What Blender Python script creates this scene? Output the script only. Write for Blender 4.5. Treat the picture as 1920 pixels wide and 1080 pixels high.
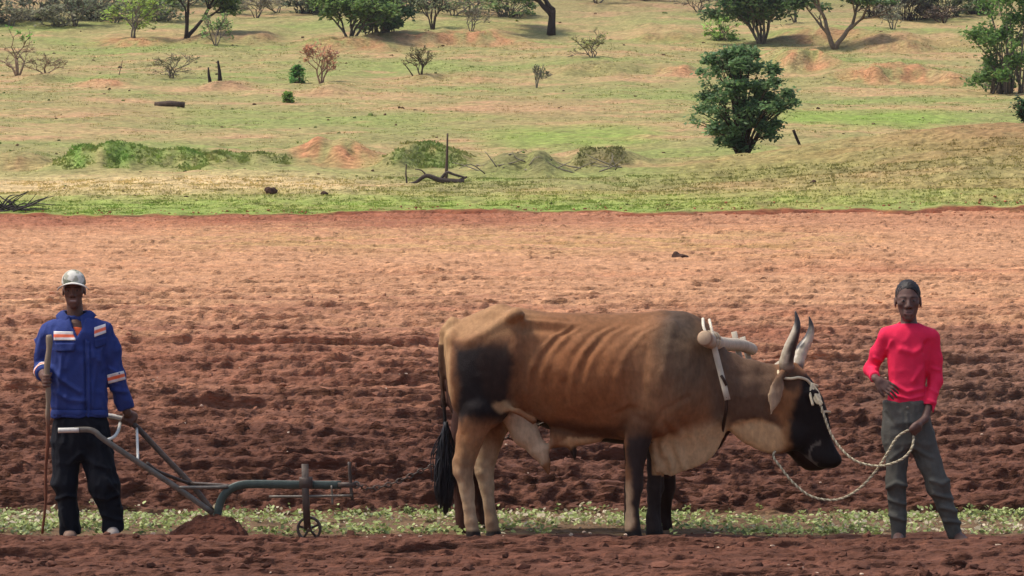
import bpy, math, random
import numpy as np
from mathutils import Vector, Matrix

SC = bpy.context.scene
COL = SC.collection
for _o in list(bpy.data.objects):
    bpy.data.objects.remove(_o)

# ------------------------------------------------------------------ camera, sky, sun, exposure
H = 1.40            # camera height above the ground the animals stand on
FPX = 5130.0        # focal length in photo pixels (1920 wide)
HOR = 611.0         # photo row of eye level
cam_d = bpy.data.cameras.new('camera')
cam_d.sensor_width = 36.0
cam_d.lens = 36.0 * FPX / 1920.0
cam_d.clip_start = 0.5
cam_d.clip_end = 2000
cam = bpy.data.objects.new('camera', cam_d)
cam.location = (0, 0, H)
cam.rotation_euler = (math.pi / 2 + math.atan((HOR - 540) / FPX), 0, 0)
COL.objects.link(cam)
SC.camera = cam

SUN_EL, SUN_AZ = math.radians(62), math.radians(-88)   # azimuth from +Y (behind the animals) towards -X
world = bpy.data.worlds.new('World')
SC.world = world
world.use_nodes = True
wn = world.node_tree
wn.nodes.clear()
w_out = wn.nodes.new('ShaderNodeOutputWorld')
w_bg = wn.nodes.new('ShaderNodeBackground')
w_sky = wn.nodes.new('ShaderNodeTexSky')
w_sky.sky_type = 'NISHITA'
w_sky.sun_disc = False
w_sky.sun_elevation = SUN_EL
w_sky.sun_rotation = SUN_AZ
w_sky.air_density = 1.0
w_sky.dust_density = 3.5
w_sky.ozone_density = 1.0
w_bg.inputs['Strength'].default_value = 0.15
wn.links.new(w_sky.outputs[0], w_bg.inputs['Color'])
wn.links.new(w_bg.outputs[0], w_out.inputs['Surface'])

sun_d = bpy.data.lights.new('sun', 'SUN')
sun_d.energy = 2.3
sun_d.angle = math.radians(14)
sun_d.color = (1.0, 0.93, 0.82)
sun = bpy.data.objects.new('sun', sun_d)
_to_sun = Vector((math.sin(SUN_AZ) * math.cos(SUN_EL), math.cos(SUN_AZ) * math.cos(SUN_EL), math.sin(SUN_EL)))
sun.rotation_euler = _to_sun.to_track_quat('Z', 'Y').to_euler()
sun.location = (0, 30, 40)
COL.objects.link(sun)

SC.view_settings.view_transform = 'Standard'
SC.view_settings.look = 'None'
SC.view_settings.gamma = 1.0
SC.view_settings.exposure = 0.45
SC.view_settings.use_curve_mapping = False
SC.cycles.max_bounces = 6
SC.cycles.use_denoising = True

# ------------------------------------------------------------------ small helpers
rng = np.random.default_rng(7)

def S(r, g, b):
    f = lambda c: (c / 255 / 12.92) if c <= 10 else ((c / 255 + 0.055) / 1.055) ** 2.4
    return np.array([f(r), f(g), f(b)])

def at(px, py, Y):
    return np.array([(px - 960.0) / FPX * Y, Y, H + (HOR - py) / FPX * Y])

def proj(V):
    return 960 + FPX * V[:, 0] / V[:, 1], HOR - FPX * (V[:, 2] - H) / V[:, 1]

def sstep(a, b, x):
    t = np.clip((x - a) / (b - a + 1e-12), 0, 1)
    return t * t * (3 - 2 * t)

def _hash(ix, iy, iz, seed):
    n = (ix * 374761393 + iy * 668265263 + iz * 2147483647 % 4294967291 + iz * 1013904223 + seed * 362437) & 0xffffffff
    n = ((n ^ (n >> 13)) * 1274126177) & 0xffffffff
    n = ((n ^ (n >> 15)) * 2246822519) & 0xffffffff
    return (n ^ (n >> 16)) / 4294967296.0

def noise2(x, y, seed=0):
    x0 = np.floor(x).astype(np.int64); y0 = np.floor(y).astype(np.int64)
    fx = x - x0; fy = y - y0
    ux = fx * fx * fx * (fx * (fx * 6 - 15) + 10); uy = fy * fy * fy * (fy * (fy * 6 - 15) + 10)
    def g(i, j):
        a = _hash(x0 + i, y0 + j, 0, seed) * 2 * np.pi
        return np.cos(a) * (fx - i) + np.sin(a) * (fy - j)
    a = g(0, 0) * (1 - ux) + g(1, 0) * ux
    b = g(0, 1) * (1 - ux) + g(1, 1) * ux
    return (a * (1 - uy) + b * uy) * 1.5

def fbm2(x, y, oct=4, seed=0, lac=2.1, gain=0.5):
    s = 0; a = 1.0; t = 0
    for o in range(oct):
        s = s + a * noise2(x, y, seed + o * 17); t += a; a *= gain; x = x * lac + 3.1; y = y * lac + 1.7
    return s / t

def worley2(x, y, seed=0):
    x0 = np.floor(x).astype(np.int64); y0 = np.floor(y).astype(np.int64)
    d = np.full(x.shape, 9.0)
    for i in (-1, 0, 1):
        for j in (-1, 0, 1):
            cx = x0 + i + _hash(x0 + i, y0 + j, 1, seed); cy = y0 + j + _hash(x0 + i, y0 + j, 2, seed)
            d = np.minimum(d, (cx - x) ** 2 + (cy - y) ** 2)
    return np.sqrt(d)

def noise3(P, f, seed=0):
    Q = P * f
    i0 = np.floor(Q).astype(np.int64); fr = Q - i0
    u = fr * fr * (3 - 2 * fr)
    r = 0
    for a in (0, 1):
        for b in (0, 1):
            for c in (0, 1):
                w = (u[:, 0] if a else 1 - u[:, 0]) * (u[:, 1] if b else 1 - u[:, 1]) * (u[:, 2] if c else 1 - u[:, 2])
                r = r + w * _hash(i0[:, 0] + a, i0[:, 1] + b, i0[:, 2] + c, seed)
    return r * 2 - 1

def catmull(pts, n=8):
    P = np.array(pts, float)
    P = np.vstack([2 * P[0] - P[1], P, 2 * P[-1] - P[-2]])
    out = []
    for i in range(1, len(P) - 2):
        for t in np.linspace(0, 1, n, endpoint=False):
            a, b, c, d = P[i - 1], P[i], P[i + 1], P[i + 2]
            out.append(0.5 * (2 * b + (c - a) * t + (2 * a - 5 * b + 4 * c - d) * t * t + (3 * b - a - 3 * c + d) * t ** 3))
    out.append(P[-2])
    return np.array(out)

# ------------------------------------------------------------------ objects
def link(o, parent=None):
    COL.objects.link(o)
    if parent is not None:
        o.parent = parent
    return o

def wloc(o):
    v = np.array(o.location[:])
    while o.parent is not None:
        o = o.parent
        v = v + np.array(o.location[:])
    return v

def tag(o, label=None, cat=None, group=None, kind=None):
    if label: o['label'] = label
    if cat: o['category'] = cat
    if group: o['group'] = group
    if kind: o['kind'] = kind
    return o

def empty(name, loc, label, cat, group=None):
    o = bpy.data.objects.new(name, None)
    o.location = tuple(float(c) for c in loc)
    o.empty_display_size = 0.2
    COL.objects.link(o)
    return tag(o, label, cat, group)

def mesh_obj(name, V, F, mat, parent=None, cols=None, smooth=True, loc=None):
    """one mesh object; V are world positions"""
    V = np.asarray(V, float)
    base = wloc(parent) if parent is not None else (np.array(loc, float) if loc is not None else np.zeros(3))
    me = bpy.data.meshes.new(name)
    V2 = V - base
    if isinstance(F, np.ndarray):
        n, k = F.shape
        me.vertices.add(len(V2)); me.vertices.foreach_set('co', V2.astype(np.float32).ravel())
        me.loops.add(n * k); me.loops.foreach_set('vertex_index', F.astype(np.int32).ravel())
        me.polygons.add(n)
        me.polygons.foreach_set('loop_start', np.arange(0, n * k, k, dtype=np.int32))
        me.update(calc_edges=True)
    else:
        me.from_pydata(V2.tolist(), [], F)
    if cols is not None:
        ca = me.color_attributes.new('Col', 'FLOAT_COLOR', 'POINT')
        c4 = np.ones((len(V2), 4), np.float32); c4[:, :3] = cols
        ca.data.foreach_set('color', c4.ravel())
    me.polygons.foreach_set('use_smooth', np.full(len(me.polygons), smooth))
    me.materials.append(mat)
    me.update()
    o = bpy.data.objects.new(name, me)
    if parent is None and loc is not None:
        o.location = tuple(float(c) for c in loc)
    return link(o, parent)

# ------------------------------------------------------------------ materials
def material(name, color=None, rough=0.8, spec=0.3, var=0.25, scale=30.0, detail=6.0, bump=0.0, bscale=60.0,
             metal=0.0, trans=0.0, stretch=None, sheen=0.0):
    m = bpy.data.materials.new(name); m.use_nodes = True
    nt = m.node_tree; N = nt.nodes; L = nt.links
    bs = N['Principled BSDF']
    bs.inputs['Roughness'].default_value = rough
    bs.inputs['Specular IOR Level'].default_value = spec
    bs.inputs['Metallic'].default_value = metal
    if sheen: bs.inputs['Sheen Weight'].default_value = sheen
    tc = N.new('ShaderNodeTexCoord')
    src = tc.outputs['Object']
    if stretch:
        mp = N.new('ShaderNodeMapping'); mp.inputs['Scale'].default_value = stretch
        L.new(src, mp.inputs['Vector']); src = mp.outputs['Vector']
    nz = N.new('ShaderNodeTexNoise'); nz.inputs['Scale'].default_value = scale; nz.inputs['Detail'].default_value = detail
    nz.inputs['Roughness'].default_value = 0.65
    L.new(src, nz.inputs['Vector'])
    mr = N.new('ShaderNodeMapRange'); mr.inputs['From Min'].default_value = 0.25; mr.inputs['From Max'].default_value = 0.75
    mr.inputs['To Min'].default_value = 1 - var; mr.inputs['To Max'].default_value = 1 + var
    L.new(nz.outputs['Fac'], mr.inputs['Value'])
    vm = N.new('ShaderNodeVectorMath'); vm.operation = 'SCALE'
    if color is None:
        at_ = N.new('ShaderNodeAttribute'); at_.attribute_name = 'Col'
        L.new(at_.outputs['Color'], vm.inputs[0])
    else:
        vm.inputs[0].default_value = tuple(float(c) for c in color)
    L.new(mr.outputs['Result'], vm.inputs['Scale'])
    L.new(vm.outputs[0], bs.inputs['Base Color'])
    if bump:
        n2 = N.new('ShaderNodeTexNoise'); n2.inputs['Scale'].default_value = bscale; n2.inputs['Detail'].default_value = 5
        L.new(src, n2.inputs['Vector'])
        bp = N.new('ShaderNodeBump'); bp.inputs['Strength'].default_value = 1.0; bp.inputs['Distance'].default_value = bump
        L.new(n2.outputs['Fac'], bp.inputs['Height']); L.new(bp.outputs[0], bs.inputs['Normal'])
    if trans:
        out = N['Material Output']
        tr = N.new('ShaderNodeBsdfTranslucent'); mx = N.new('ShaderNodeMixShader'); mx.inputs[0].default_value = trans
        L.new(vm.outputs[0], tr.inputs['Color']); L.new(bs.outputs[0], mx.inputs[1]); L.new(tr.outputs[0], mx.inputs[2])
        L.new(mx.outputs[0], out.inputs['Surface'])
    return m

M = {}
M['soil'] = material('ploughed soil', None, 0.95, 0.1, 0.5, 9.0, 12.0, 0.05, 30.0, stretch=(.5, 1, 1))
M['hill'] = material('dry pasture', None, 0.95, 0.1, 0.6, 7.0, 9.0, 0.12, 6.0, stretch=(.6, 1, 1))
M['clod'] = material('soil clods', None, 0.95, 0.1, 0.3, 25.0, 6.0, 0.006, 60.0)
M['leaf'] = material('leaves', None, 0.6, 0.3, 0.2, 3.0, 3.0, trans=0.45)
M['weed'] = material('weed leaves', None, 0.55, 0.35, 0.2, 20.0, 3.0, trans=0.3)
M['grass'] = material('grass blades', None, 0.7, 0.2, 0.2, 2.0, 3.0, trans=0.5)
M['bark'] = material('bark', None, 0.9, 0.15, 0.35, 8.0, 6.0, 0.02, 20.0)
M['coat'] = material('cattle coat', None, 0.72, 0.15, 0.22, 34.0, 9.0, 0.004, 200.0, stretch=(1, 1, 0.35))
M['horn'] = material('horn', None, 0.4, 0.45, 0.2, 30.0, 5.0, 0.002, 60.0)
M['hair'] = material('hair', None, 0.55, 0.3, 0.2, 80.0, 4.0)
M['skin'] = material('skin', None, 0.58, 0.28, 0.12, 40.0, 5.0, 0.0012, 160.0)
M['cloth'] = material('cloth', None, 0.85, 0.15, 0.13, 22.0, 6.0, 0.0025, 90.0)
M['cotton'] = material('knit shirt', None, 0.85, 0.15, 0.08, 20.0, 5.0, 0.002, 110.0)
M['tape'] = material('reflective tape', None, 0.4, 0.4, 0.1, 50.0, 4.0)
M['steel_green'] = material('worn green paint', S(62, 72, 64), 0.45, 0.5, 0.35, 28.0, 8.0, 0.002, 70.0, metal=0.15)
M['steel'] = material('worn steel', S(112, 104, 92), 0.42, 0.5, 0.4, 24.0, 8.0, 0.002, 70.0, metal=0.35)
M['steel_dark'] = material('dark rusty steel', S(78, 66, 58), 0.55, 0.4, 0.4, 24.0, 8.0, 0.003, 60.0, metal=0.25)
M['grip'] = material('pale worn grip', S(205, 200, 188), 0.4, 0.5, 0.18, 40.0, 6.0)
M['wood'] = material('bare wood', None, 0.75, 0.25, 0.3, 18.0, 8.0, 0.004, 40.0, stretch=(1, 1, 0.3))
M['rope'] = material('rope', None, 0.85, 0.15, 0.25, 70.0, 4.0, 0.002, 150.0)
M['leather'] = material('dark leather', S(58, 40, 30), 0.6, 0.3, 0.3, 30.0, 5.0)
M['cap'] = material('cap cloth', None, 0.85, 0.15, 0.12, 40.0, 5.0, 0.002, 120.0)
M['rock'] = material('rock', S(70, 52, 44), 0.95, 0.1, 0.3, 6.0, 6.0, 0.02, 12.0)

# ------------------------------------------------------------------ terrain
_kY = np.array([-80, 20.4, 70, 78, 92, 140, 165, 195, 235, 330.])
_kp = [None, None, 408, 360, 292, 150, 80, 0, -70, -160]
_kZ = np.array([0 if p is None else H + (HOR - p) / FPX * y for y, p in zip(_kY, _kp)])
_tY = np.arange(-80, 330, 0.25)
_tZ = np.interp(_tY, _kY, _kZ)
_sm = np.convolve(np.pad(_tZ, 20, mode='edge'), np.ones(41) / 41, mode='valid')
_w = sstep(30, 60, _tY)
_tZ = _tZ * (1 - _w) + _sm * _w
_m = _tY > 20.4
_tPY = HOR - FPX * (_tZ[_m] - H) / _tY[_m]

def base_z(Y):
    return np.interp(Y, _tY, _tZ)

def y_of(py):
    """distance of the hillside (or field) seen in a photo row"""
    return float(np.interp(-py, -_tPY, _tY[_m]))

def spot(px, py):
    Y = y_of(py)
    return (px - 960) / FPX * Y, Y

# banks, mounds and gullies on the hillside: (px0, px1, py, height m, depth m, soil, green, grey)
BUMPS = [
    (85, 310, 322, 1.05, 2.0, 0, 1.0, 0), (260, 480, 320, 0.8, 1.9, 0, .9, 0), (-60, 110, 318, 0.6, 1.5, .5, 0, .3),
    (450, 570, 312, 0.5, 1.6, 0, .5, .2), (525, 730, 308, 0.85, 2.4, 1.0, 0, 0), (680, 915, 318, 0.85, 1.8, 0, .8, .25),
    (875, 1070, 328, 0.85, 1.8, .1, .3, .8), (1020, 1225, 322, 0.8, 1.8, .1, .4, .6),
    (365, 470, 165, 0.5, 1.5, .4, 0, .6), (425, 525, 78, 0.6, 2, .6, 0, .5), (575, 660, 172, 0.5, 1.5, .3, 0, .5),
    (20, 140, 152, 0.4, 2, .2, .1, .4), (130, 255, 160, 0.35, 1.8, .8, 0, .1), (330, 460, 78, 0.5, 2, .5, 0, .4),
    (690, 1020, 80, 0.8, 3, .9, 0, .1), (540, 770, 92, 0.8, 3, .8, 0, .2), (740, 960, 150, .3, 2, .3, .3, .2), (1000, 1250, 140, 0.5, 3, .15, .3, .3),
    (1170, 1340, 70, 0.5, 3, .4, .1, .2), (1220, 1330, 142, 0.4, 2, .8, 0, .2), (1435, 1580, 134, 1.3, 2.8, 1.0, 0, 0), (1530, 1840, 150, 1.0, 2.4, .95, 0, .1),
    (1430, 1640, 78, 0.75, 2.5, .75, 0, .35), (1600, 1770, 98, 0.7, 2.5, .6, 0, .4), (1500, 1920, 88, .4, 3, .3, .3, .1),
    (150, 330, 80, .4, 2, .8, 0, .1),
]
_B = []
for (a, b, py, h, d, so, gr, gy) in BUMPS:
    Y = y_of(py)
    _B.append(((a - 960) / FPX * Y, (b - 960) / FPX * Y, Y, h, d, so, gr, gy))

def bumps(X, Y):
    z = np.zeros_like(X); so = np.zeros_like(X); gr = np.zeros_like(X); gy = np.zeros_like(X)
    for k, (x0, x1, yc, h, d, s1, g1, y1) in enumerate(_B):
        mk = (np.abs(Y - yc) < 11 * d) & (X > x0 - 3) & (X < x1 + 3)
        if not mk.any():
            continue
        x = X[mk]; y = Y[mk]
        wig = noise2(x * 0.45, x * 0 + k * 3.3, 31) * 1.3 + noise2(x * 1.6, y * 0.6 + k, 37) * 0.35
        u = (y - yc - wig) / d
        prof = np.where(u < 0, np.exp(-(u / 0.42) ** 2), np.exp(-(u / 4.5) ** 2) * (1 - .25 * sstep(0, 1.2, u)))
        w = (x1 - x0) * 0.34 + 0.2
        side = sstep(x0 - w * .2, x0 + w, x) * (1 - sstep(x1 - w, x1 + w * .2, x))
        amp = 0.85 * side * np.clip(0.85 + 0.4 * noise2(x * 0.45, y * 0.3, 40 + k) + .22 * noise2(x * 1.5, y * 1.0, 80 + k), 0, 2)
        zz = z[mk] + h * prof * amp; z[mk] = zz
        mm = np.clip(np.exp(-((u + .2) / np.where(u > -.2, 1.3, .6)) ** 2) * side * (1 + .7 * noise2(x * 1.1, y * 0.7, 60 + k)), 0, 1)
        mm = mm * sstep(-.45, .3, noise2(x * .9, y * .55, 120 + k) + .5 * noise2(x * 2.6, y * 1.5, 150 + k) + .15)
        so[mk] = np.maximum(so[mk], mm * s1); gr[mk] = np.maximum(gr[mk], mm * g1); gy[mk] = np.maximum(gy[mk], mm * y1)
    return z, so, gr, gy

def hill_z(X, Y):
    z = base_z(Y)
    f = sstep(72, 80, Y)
    z = z + f * (0.45 * fbm2(X * 0.05, Y * 0.05, 3, 5) + 0.10 * fbm2(X * 0.35, Y * 0.3, 3, 9))
    z = z + 1.5 * np.exp(-((X - 17.5) / 10.5) ** 2 - ((Y - 86) / np.where(Y < 86, 9.0, 4.5)) ** 2)
    old = (1 - sstep(82, 90, Y)) * sstep(71, 74, Y) * (.35 + .65 * sstep(2, 8, X))     # ridges of an old ploughing
    z = z + old * 0.11 * np.sin((Y + .03 * X + .5 * fbm2(X * .12, Y * .3, 2, 15)) * 2 * np.pi / 1.25) * (1 + .8 * noise2(X * .35, Y * .6, 16))
    return z + bumps(X, Y)[0]

def edge_y(X):
    return 70.0 + 0.12 * X + 1.9 * noise2(X * 0.09, X * 0 + 2.2, 3) + 0.8 * noise2(X * 0.45, X * 0 + 5.2, 4) + 0.4 * noise2(X * 1.9, X * 0 + 8.2, 6)

def furrow_zone(X, Y):
    """1 in the strip of weeds left between two ploughed lands"""
    w = 0.14 * noise2(X * 0.9, X * 0 + 1, 71) + 0.08 * noise2(X * 3.3, X * 0 + 4, 72)
    return sstep(18.08 + w, 18.24 + w, Y) * (1 - sstep(20.22 + w, 20.45 + w, Y))

def field_z(X, Y, fine=True):
    z = base_z(Y)
    wz = furrow_zone(X, Y)
    feet = np.exp(-((Y - 18.05) / 0.42) ** 2)                       # the trodden furrow
    rough = (1 - 0.9 * wz) * (1 - 0.72 * feet) * (1 - 0.45 * (1 - sstep(17.5, 19, Y)))
    z = z + 0.018 * np.exp(-((Y - 17.38) / 0.20) ** 2) * (1 + 0.9 * noise2(X * 1.3, Y * 2, 73)) + 0.03 * np.exp(-((Y - 16.6) / 0.3) ** 2)
    z = z - 0.045 * np.exp(-((Y - 20.55) / 0.16) ** 2) + 0.06 * np.exp(-((Y - 20.95) / 0.25) ** 2)
    fade = 1.0 - 0.38 * sstep(25, 50, Y)
    # furrow ridges run along X
    wy = Y + 0.35 * fbm2(X * 0.16, Y * 0.5, 3, 11)
    per = 0.75
    ridge = (0.5 + 0.5 * np.sin(wy * 2 * np.pi / per)) ** 1.5 * (0.6 + 0.6 * fbm2(X * 0.25, Y * 0.9, 2, 13))
    z = z + rough * (1 - .35 * sstep(30, 50, Y)) * 0.125 * ridge
    if fine:
        x = X * 0.36
        b1 = fbm2(x * 1.6, Y * 2.0, 2, 21)
        wx = x + 0.10 * noise2(x * 5, Y * 5, 81); wyy = Y + 0.08 * noise2(x * 5 + 9, Y * 5, 82)
        c1 = np.clip(0.62 - worley2(wx * 5.0, wyy * 5.5, 5), -0.2, 1) * (0.5 + 0.9 * np.clip(noise2(x * 1.1, Y * 1.3, 83) + 0.35, 0, 1))
        c2 = np.clip(0.6 - worley2(wx * 12.0, wyy * 12.0, 6), -0.2, 1)
        b2 = np.abs(noise2(x * 8, Y * 9, 23)); b3 = noise2(x * 21, Y * 21, 25)
        z = z + rough * fade * (0.05 * b1 + 0.052 * c1 + 0.05 * c2 * (.5 + .9 * np.clip(.5 + noise2(X * .5, Y * .9, 84), 0, 1)) + 0.022 * b2 + 0.02 * b3 + 0.016 * noise2(X * 16, Y * 16, 29))
        z = z + (wz * 0.9 + feet * .6) * (0.008 * b3 + 0.012 * noise2(x * 6, Y * 6, 27))
    return z

def grid_faces(nr, nc):
    i = np.arange(nr - 1)[:, None] * nc + np.arange(nc - 1)[None, :]
    i = i.ravel()
    return np.stack([i, i + 1, i + nc + 1, i + nc], 1)

# ploughed field
nr, nc = 860, 560
t = np.linspace(0, 1, nr)[:, None]; u = np.linspace(-1, 1, nc)[None, :]
Yb = 12.5 * (70.0 / 12.5) ** t
hw = 1.4 + 0.215 * Yb
X = u * hw
Y = Yb + np.clip((Yb - 40) / 30, 0, 1) * (edge_y(X) - 70.0)
Xf, Yf = X.ravel(), Y.ravel()
Zf = field_z(Xf, Yf)
Ys = Yf - 1.7 * (Zf - base_z(Yf)) * sstep(12.5, 13, Yf)          # slabs turned towards the viewer's side of each furrow
pxf, pyf = 960 + FPX * Xf / Yf, HOR - FPX * (base_z(Yf) - H) / Yf

def field_col(Xf, Yf, pyf):
    dark = S(100, 67, 54); mid = S(148, 102, 80); light = S(186, 140, 106); grey = S(112, 84, 70); red = S(138, 80, 62); olive = S(170, 142, 92)
    n1 = fbm2(Xf * 0.10, Yf * 0.22, 4, 41); n2 = fbm2(Xf * 0.5, Yf * 1.3, 4, 42); n3 = fbm2(Xf * 2.5, Yf * 3.5, 3, 44)
    n4 = fbm2(Xf * 0.07, Yf * 1.1, 3, 46)
    q = pyf + 80 * n1 + 60 * n2 + 110 * n4
    a = (1 - sstep(620, 850, q))[:, None]; b = (1 - sstep(500, 700, q))[:, None]
    c = dark * (1 - a) + mid * a
    c = c * (1 - b) + light * b
    pxx = 960 + FPX * Xf / Yf
    g = (sstep(1480, 1720, pxx + 130 * n2) * sstep(610, 670, pyf + 60 * n1) * (1 - sstep(760, 900, pyf + 60 * n2)) * 0.75)[:, None]
    c = c * (1 - g) + grey * g
    r = ((1 - sstep(412, 448, pyf + 14 * n2 + 10 * n1)) * (0.75 - .45 * sstep(700, 1500, 960 + FPX * Xf / Yf)))[:, None]
    c = c * (1 - r) + red * r
    o = (np.exp(-((pyf - 458 - 10 * n1) / 22) ** 2) * sstep(0.0, 0.45, n2 + 0.25 + 0.4 * n3) * sstep(150, 500, pxx) * (1 - sstep(1450, 1750, pxx)) * 0.6)[:, None]
    c = c * (1 - o) + olive * o
    rr = (sstep(0.05, 0.5, n1 + 0.5 * n3) * 0.35)[:, None]
    c = c * (1 - rr) + c * np.array([1.12, 0.93, 0.85]) * rr
    wz = furrow_zone(Xf, Yf)[:, None]
    c = c * (1 - wz) + S(112, 90, 68) * wz
    return c * (1 + 0.22 * n3 + 0.26 * fbm2(Xf * .8, Yf * 7, 2, 47))[:, None]

mesh_obj('ploughed_field', np.stack([Xf, Ys, Zf], 1), grid_faces(nr, nc), M['soil'], None, field_col(Xf, Yf, pyf))
tag(bpy.data.objects['ploughed_field'], 'reddish brown ploughed field of loose furrowed soil', kind='structure')

# hillside pasture
nr, nc = 480, 440
t = np.linspace(0, 1, nr)[:, None]; u = np.linspace(-1, 1, nc)[None, :]
Yb = 69.6 * (300.0 / 69.6) ** t
X = u * (4 + 0.235 * Yb)
Y = Yb + (1 - np.clip((Yb - 69.6) / 25, 0, 1)) * (edge_y(X) - 70.0)
Xh, Yh = X.ravel(), Y.ravel()
Zh = hill_z(Xh, Yh)
lip = 0.10 * np.exp(-((Yh - edge_y(Xh) - 0.3) / 0.5) ** 2)
Zh = Zh + lip + 0.07 * fbm2(Xh * 1.3, Yh * 0.9, 3, 91) + 0.12 * np.clip(fbm2(Xh * .3, Yh * .55, 3, 93) - .1, 0, 1) - 0.12 * (Yh < edge_y(Xh) - 0.25)

def hill_col(Xh, Yh):
    px = 960 + FPX * Xh / Yh; py = HOR - FPX * (base_z(Yh) - H) / Yh
    n1 = fbm2(Xh * 0.06, Yh * 0.14, 4, 51); n2 = fbm2(Xh * 0.25, Yh * 0.6, 4, 52); n3 = fbm2(Xh * 1.4, Yh * 2.0, 3, 53)
    base = S(158, 150, 98); tan = S(196, 164, 118); green = S(142, 156, 86); pink = S(190, 146, 112); bright = S(140, 164, 76)
    soil = S(196, 138, 100); grey = S(104, 98, 76); dgreen = S(118, 146, 70)
    c = np.repeat(base[None], len(Xh), 0)
    def mix(c, col, a):
        a = np.clip(a, 0, 1)[:, None]
        return c * (1 - a) + col * a
    c = mix(c, green, sstep(-0.05, 0.45, n1 + 0.6 * n2) * 0.7)
    c = mix(c, tan, sstep(0.0, 0.5, -n1 + 0.7 * n2 + .1) * 0.65)
    c = mix(c, pink, sstep(0.12, 0.5, n2 - 0.5 * n1 + 0.25 * n3) * 0.6)
    # greener flush along the field edge, a pale dry strip behind it on the one side, bright swards further up
    q = py + 12 * n2
    c = mix(c, bright, sstep(355, 385, q) * (0.9 - 0.35 * sstep(1150, 1900, px)) * (0.8 + .4 * n3))
    c = mix(c, S(220, 190, 140), np.exp(-((q - 352) / 15) ** 2) * (1 - sstep(560, 800, px + 60 * n1)) * 0.9)
    c = mix(c, S(156, 138, 88), np.exp(-((q - 330) / 40) ** 2) * sstep(1150, 1350, px) * (.55 + .8 * n2))
    c = mix(c, S(158, 116, 84), sstep(1550, 1900, px + 150 * n2) * np.exp(-((q - 312) / 32) ** 2) * .7)
    c = mix(c, bright, np.exp(-((q - 222) / 16) ** 2) * sstep(1430, 1500, px) * (1 - sstep(1700, 1860, px)) * 0.8)
    c = mix(c, bright, np.exp(-((q - 258) / 16) ** 2) * sstep(850, 1000, px) * (1 - sstep(1150, 1300, px)) * 0.7)
    c = mix(c, pink, np.exp(-((q - 205) / 22) ** 2) * np.exp(-((px - 980) / 150) ** 2) * .6)
    c = mix(c, pink, np.exp(-((q - 205) / 14) ** 2) * np.exp(-((px - 220) / 140) ** 2) * .5)
    c = mix(c, S(150, 122, 92), (1 - sstep(0, 55, q)) * (0.45 + .6 * n2))
    z, so, gr, gy = bumps(Xh, Yh)
    streak = fbm2(Xh * .9, Yh * 3.2, 3, 59)
    c = mix(c, dgreen, gr * 1.0); c = mix(c, soil * (1 + .5 * streak[:, None]), so * 0.95); c = mix(c, grey * (1 + .5 * streak[:, None]), gy * 0.85)
    e = edge_y(Xh)
    c = mix(c, S(140, 84, 60), 1 - sstep(0.0, 0.25, Yh - e + .1 * n3))
    c = mix(c, S(120, 112, 74), sstep(.12, .5, fbm2(Xh * .8, Yh * 1.6, 3, 57)) * .5)
    return np.clip(c * (1 + 0.24 * n3 + .22 * fbm2(Xh * 2.2, Yh * 5, 2, 58))[:, None] * 0.80, .01, 1)

HC = hill_col(Xh, Yh)
mesh_obj('pasture_hillside', np.stack([Xh, Yh, Zh], 1), grid_faces(nr, nc), M['hill'], None, HC)
tag(bpy.data.objects['pasture_hillside'], 'sloping dry pasture with green patches and eroded soil banks', kind='structure')

# wide ground under and round both
gx = np.linspace(-420, 420, 85); gy = np.linspace(-120, 420, 90)
GX, GY = np.meshgrid(gx, gy)
gxx, gyy = GX.ravel(), GY.ravel()
gz = base_z(np.clip(gyy, -80, 329)) - 0.45 - 0.9 * sstep(60, 100, gyy)
gc = np.where((gyy < 70)[:, None], S(140, 86, 62), S(158, 150, 98) * .8)
tag(mesh_obj('ground', np.stack([gxx, gyy, gz], 1), grid_faces(90, 85), M['hill'], None, gc), 'wide ground around the field', kind='structure')

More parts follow.
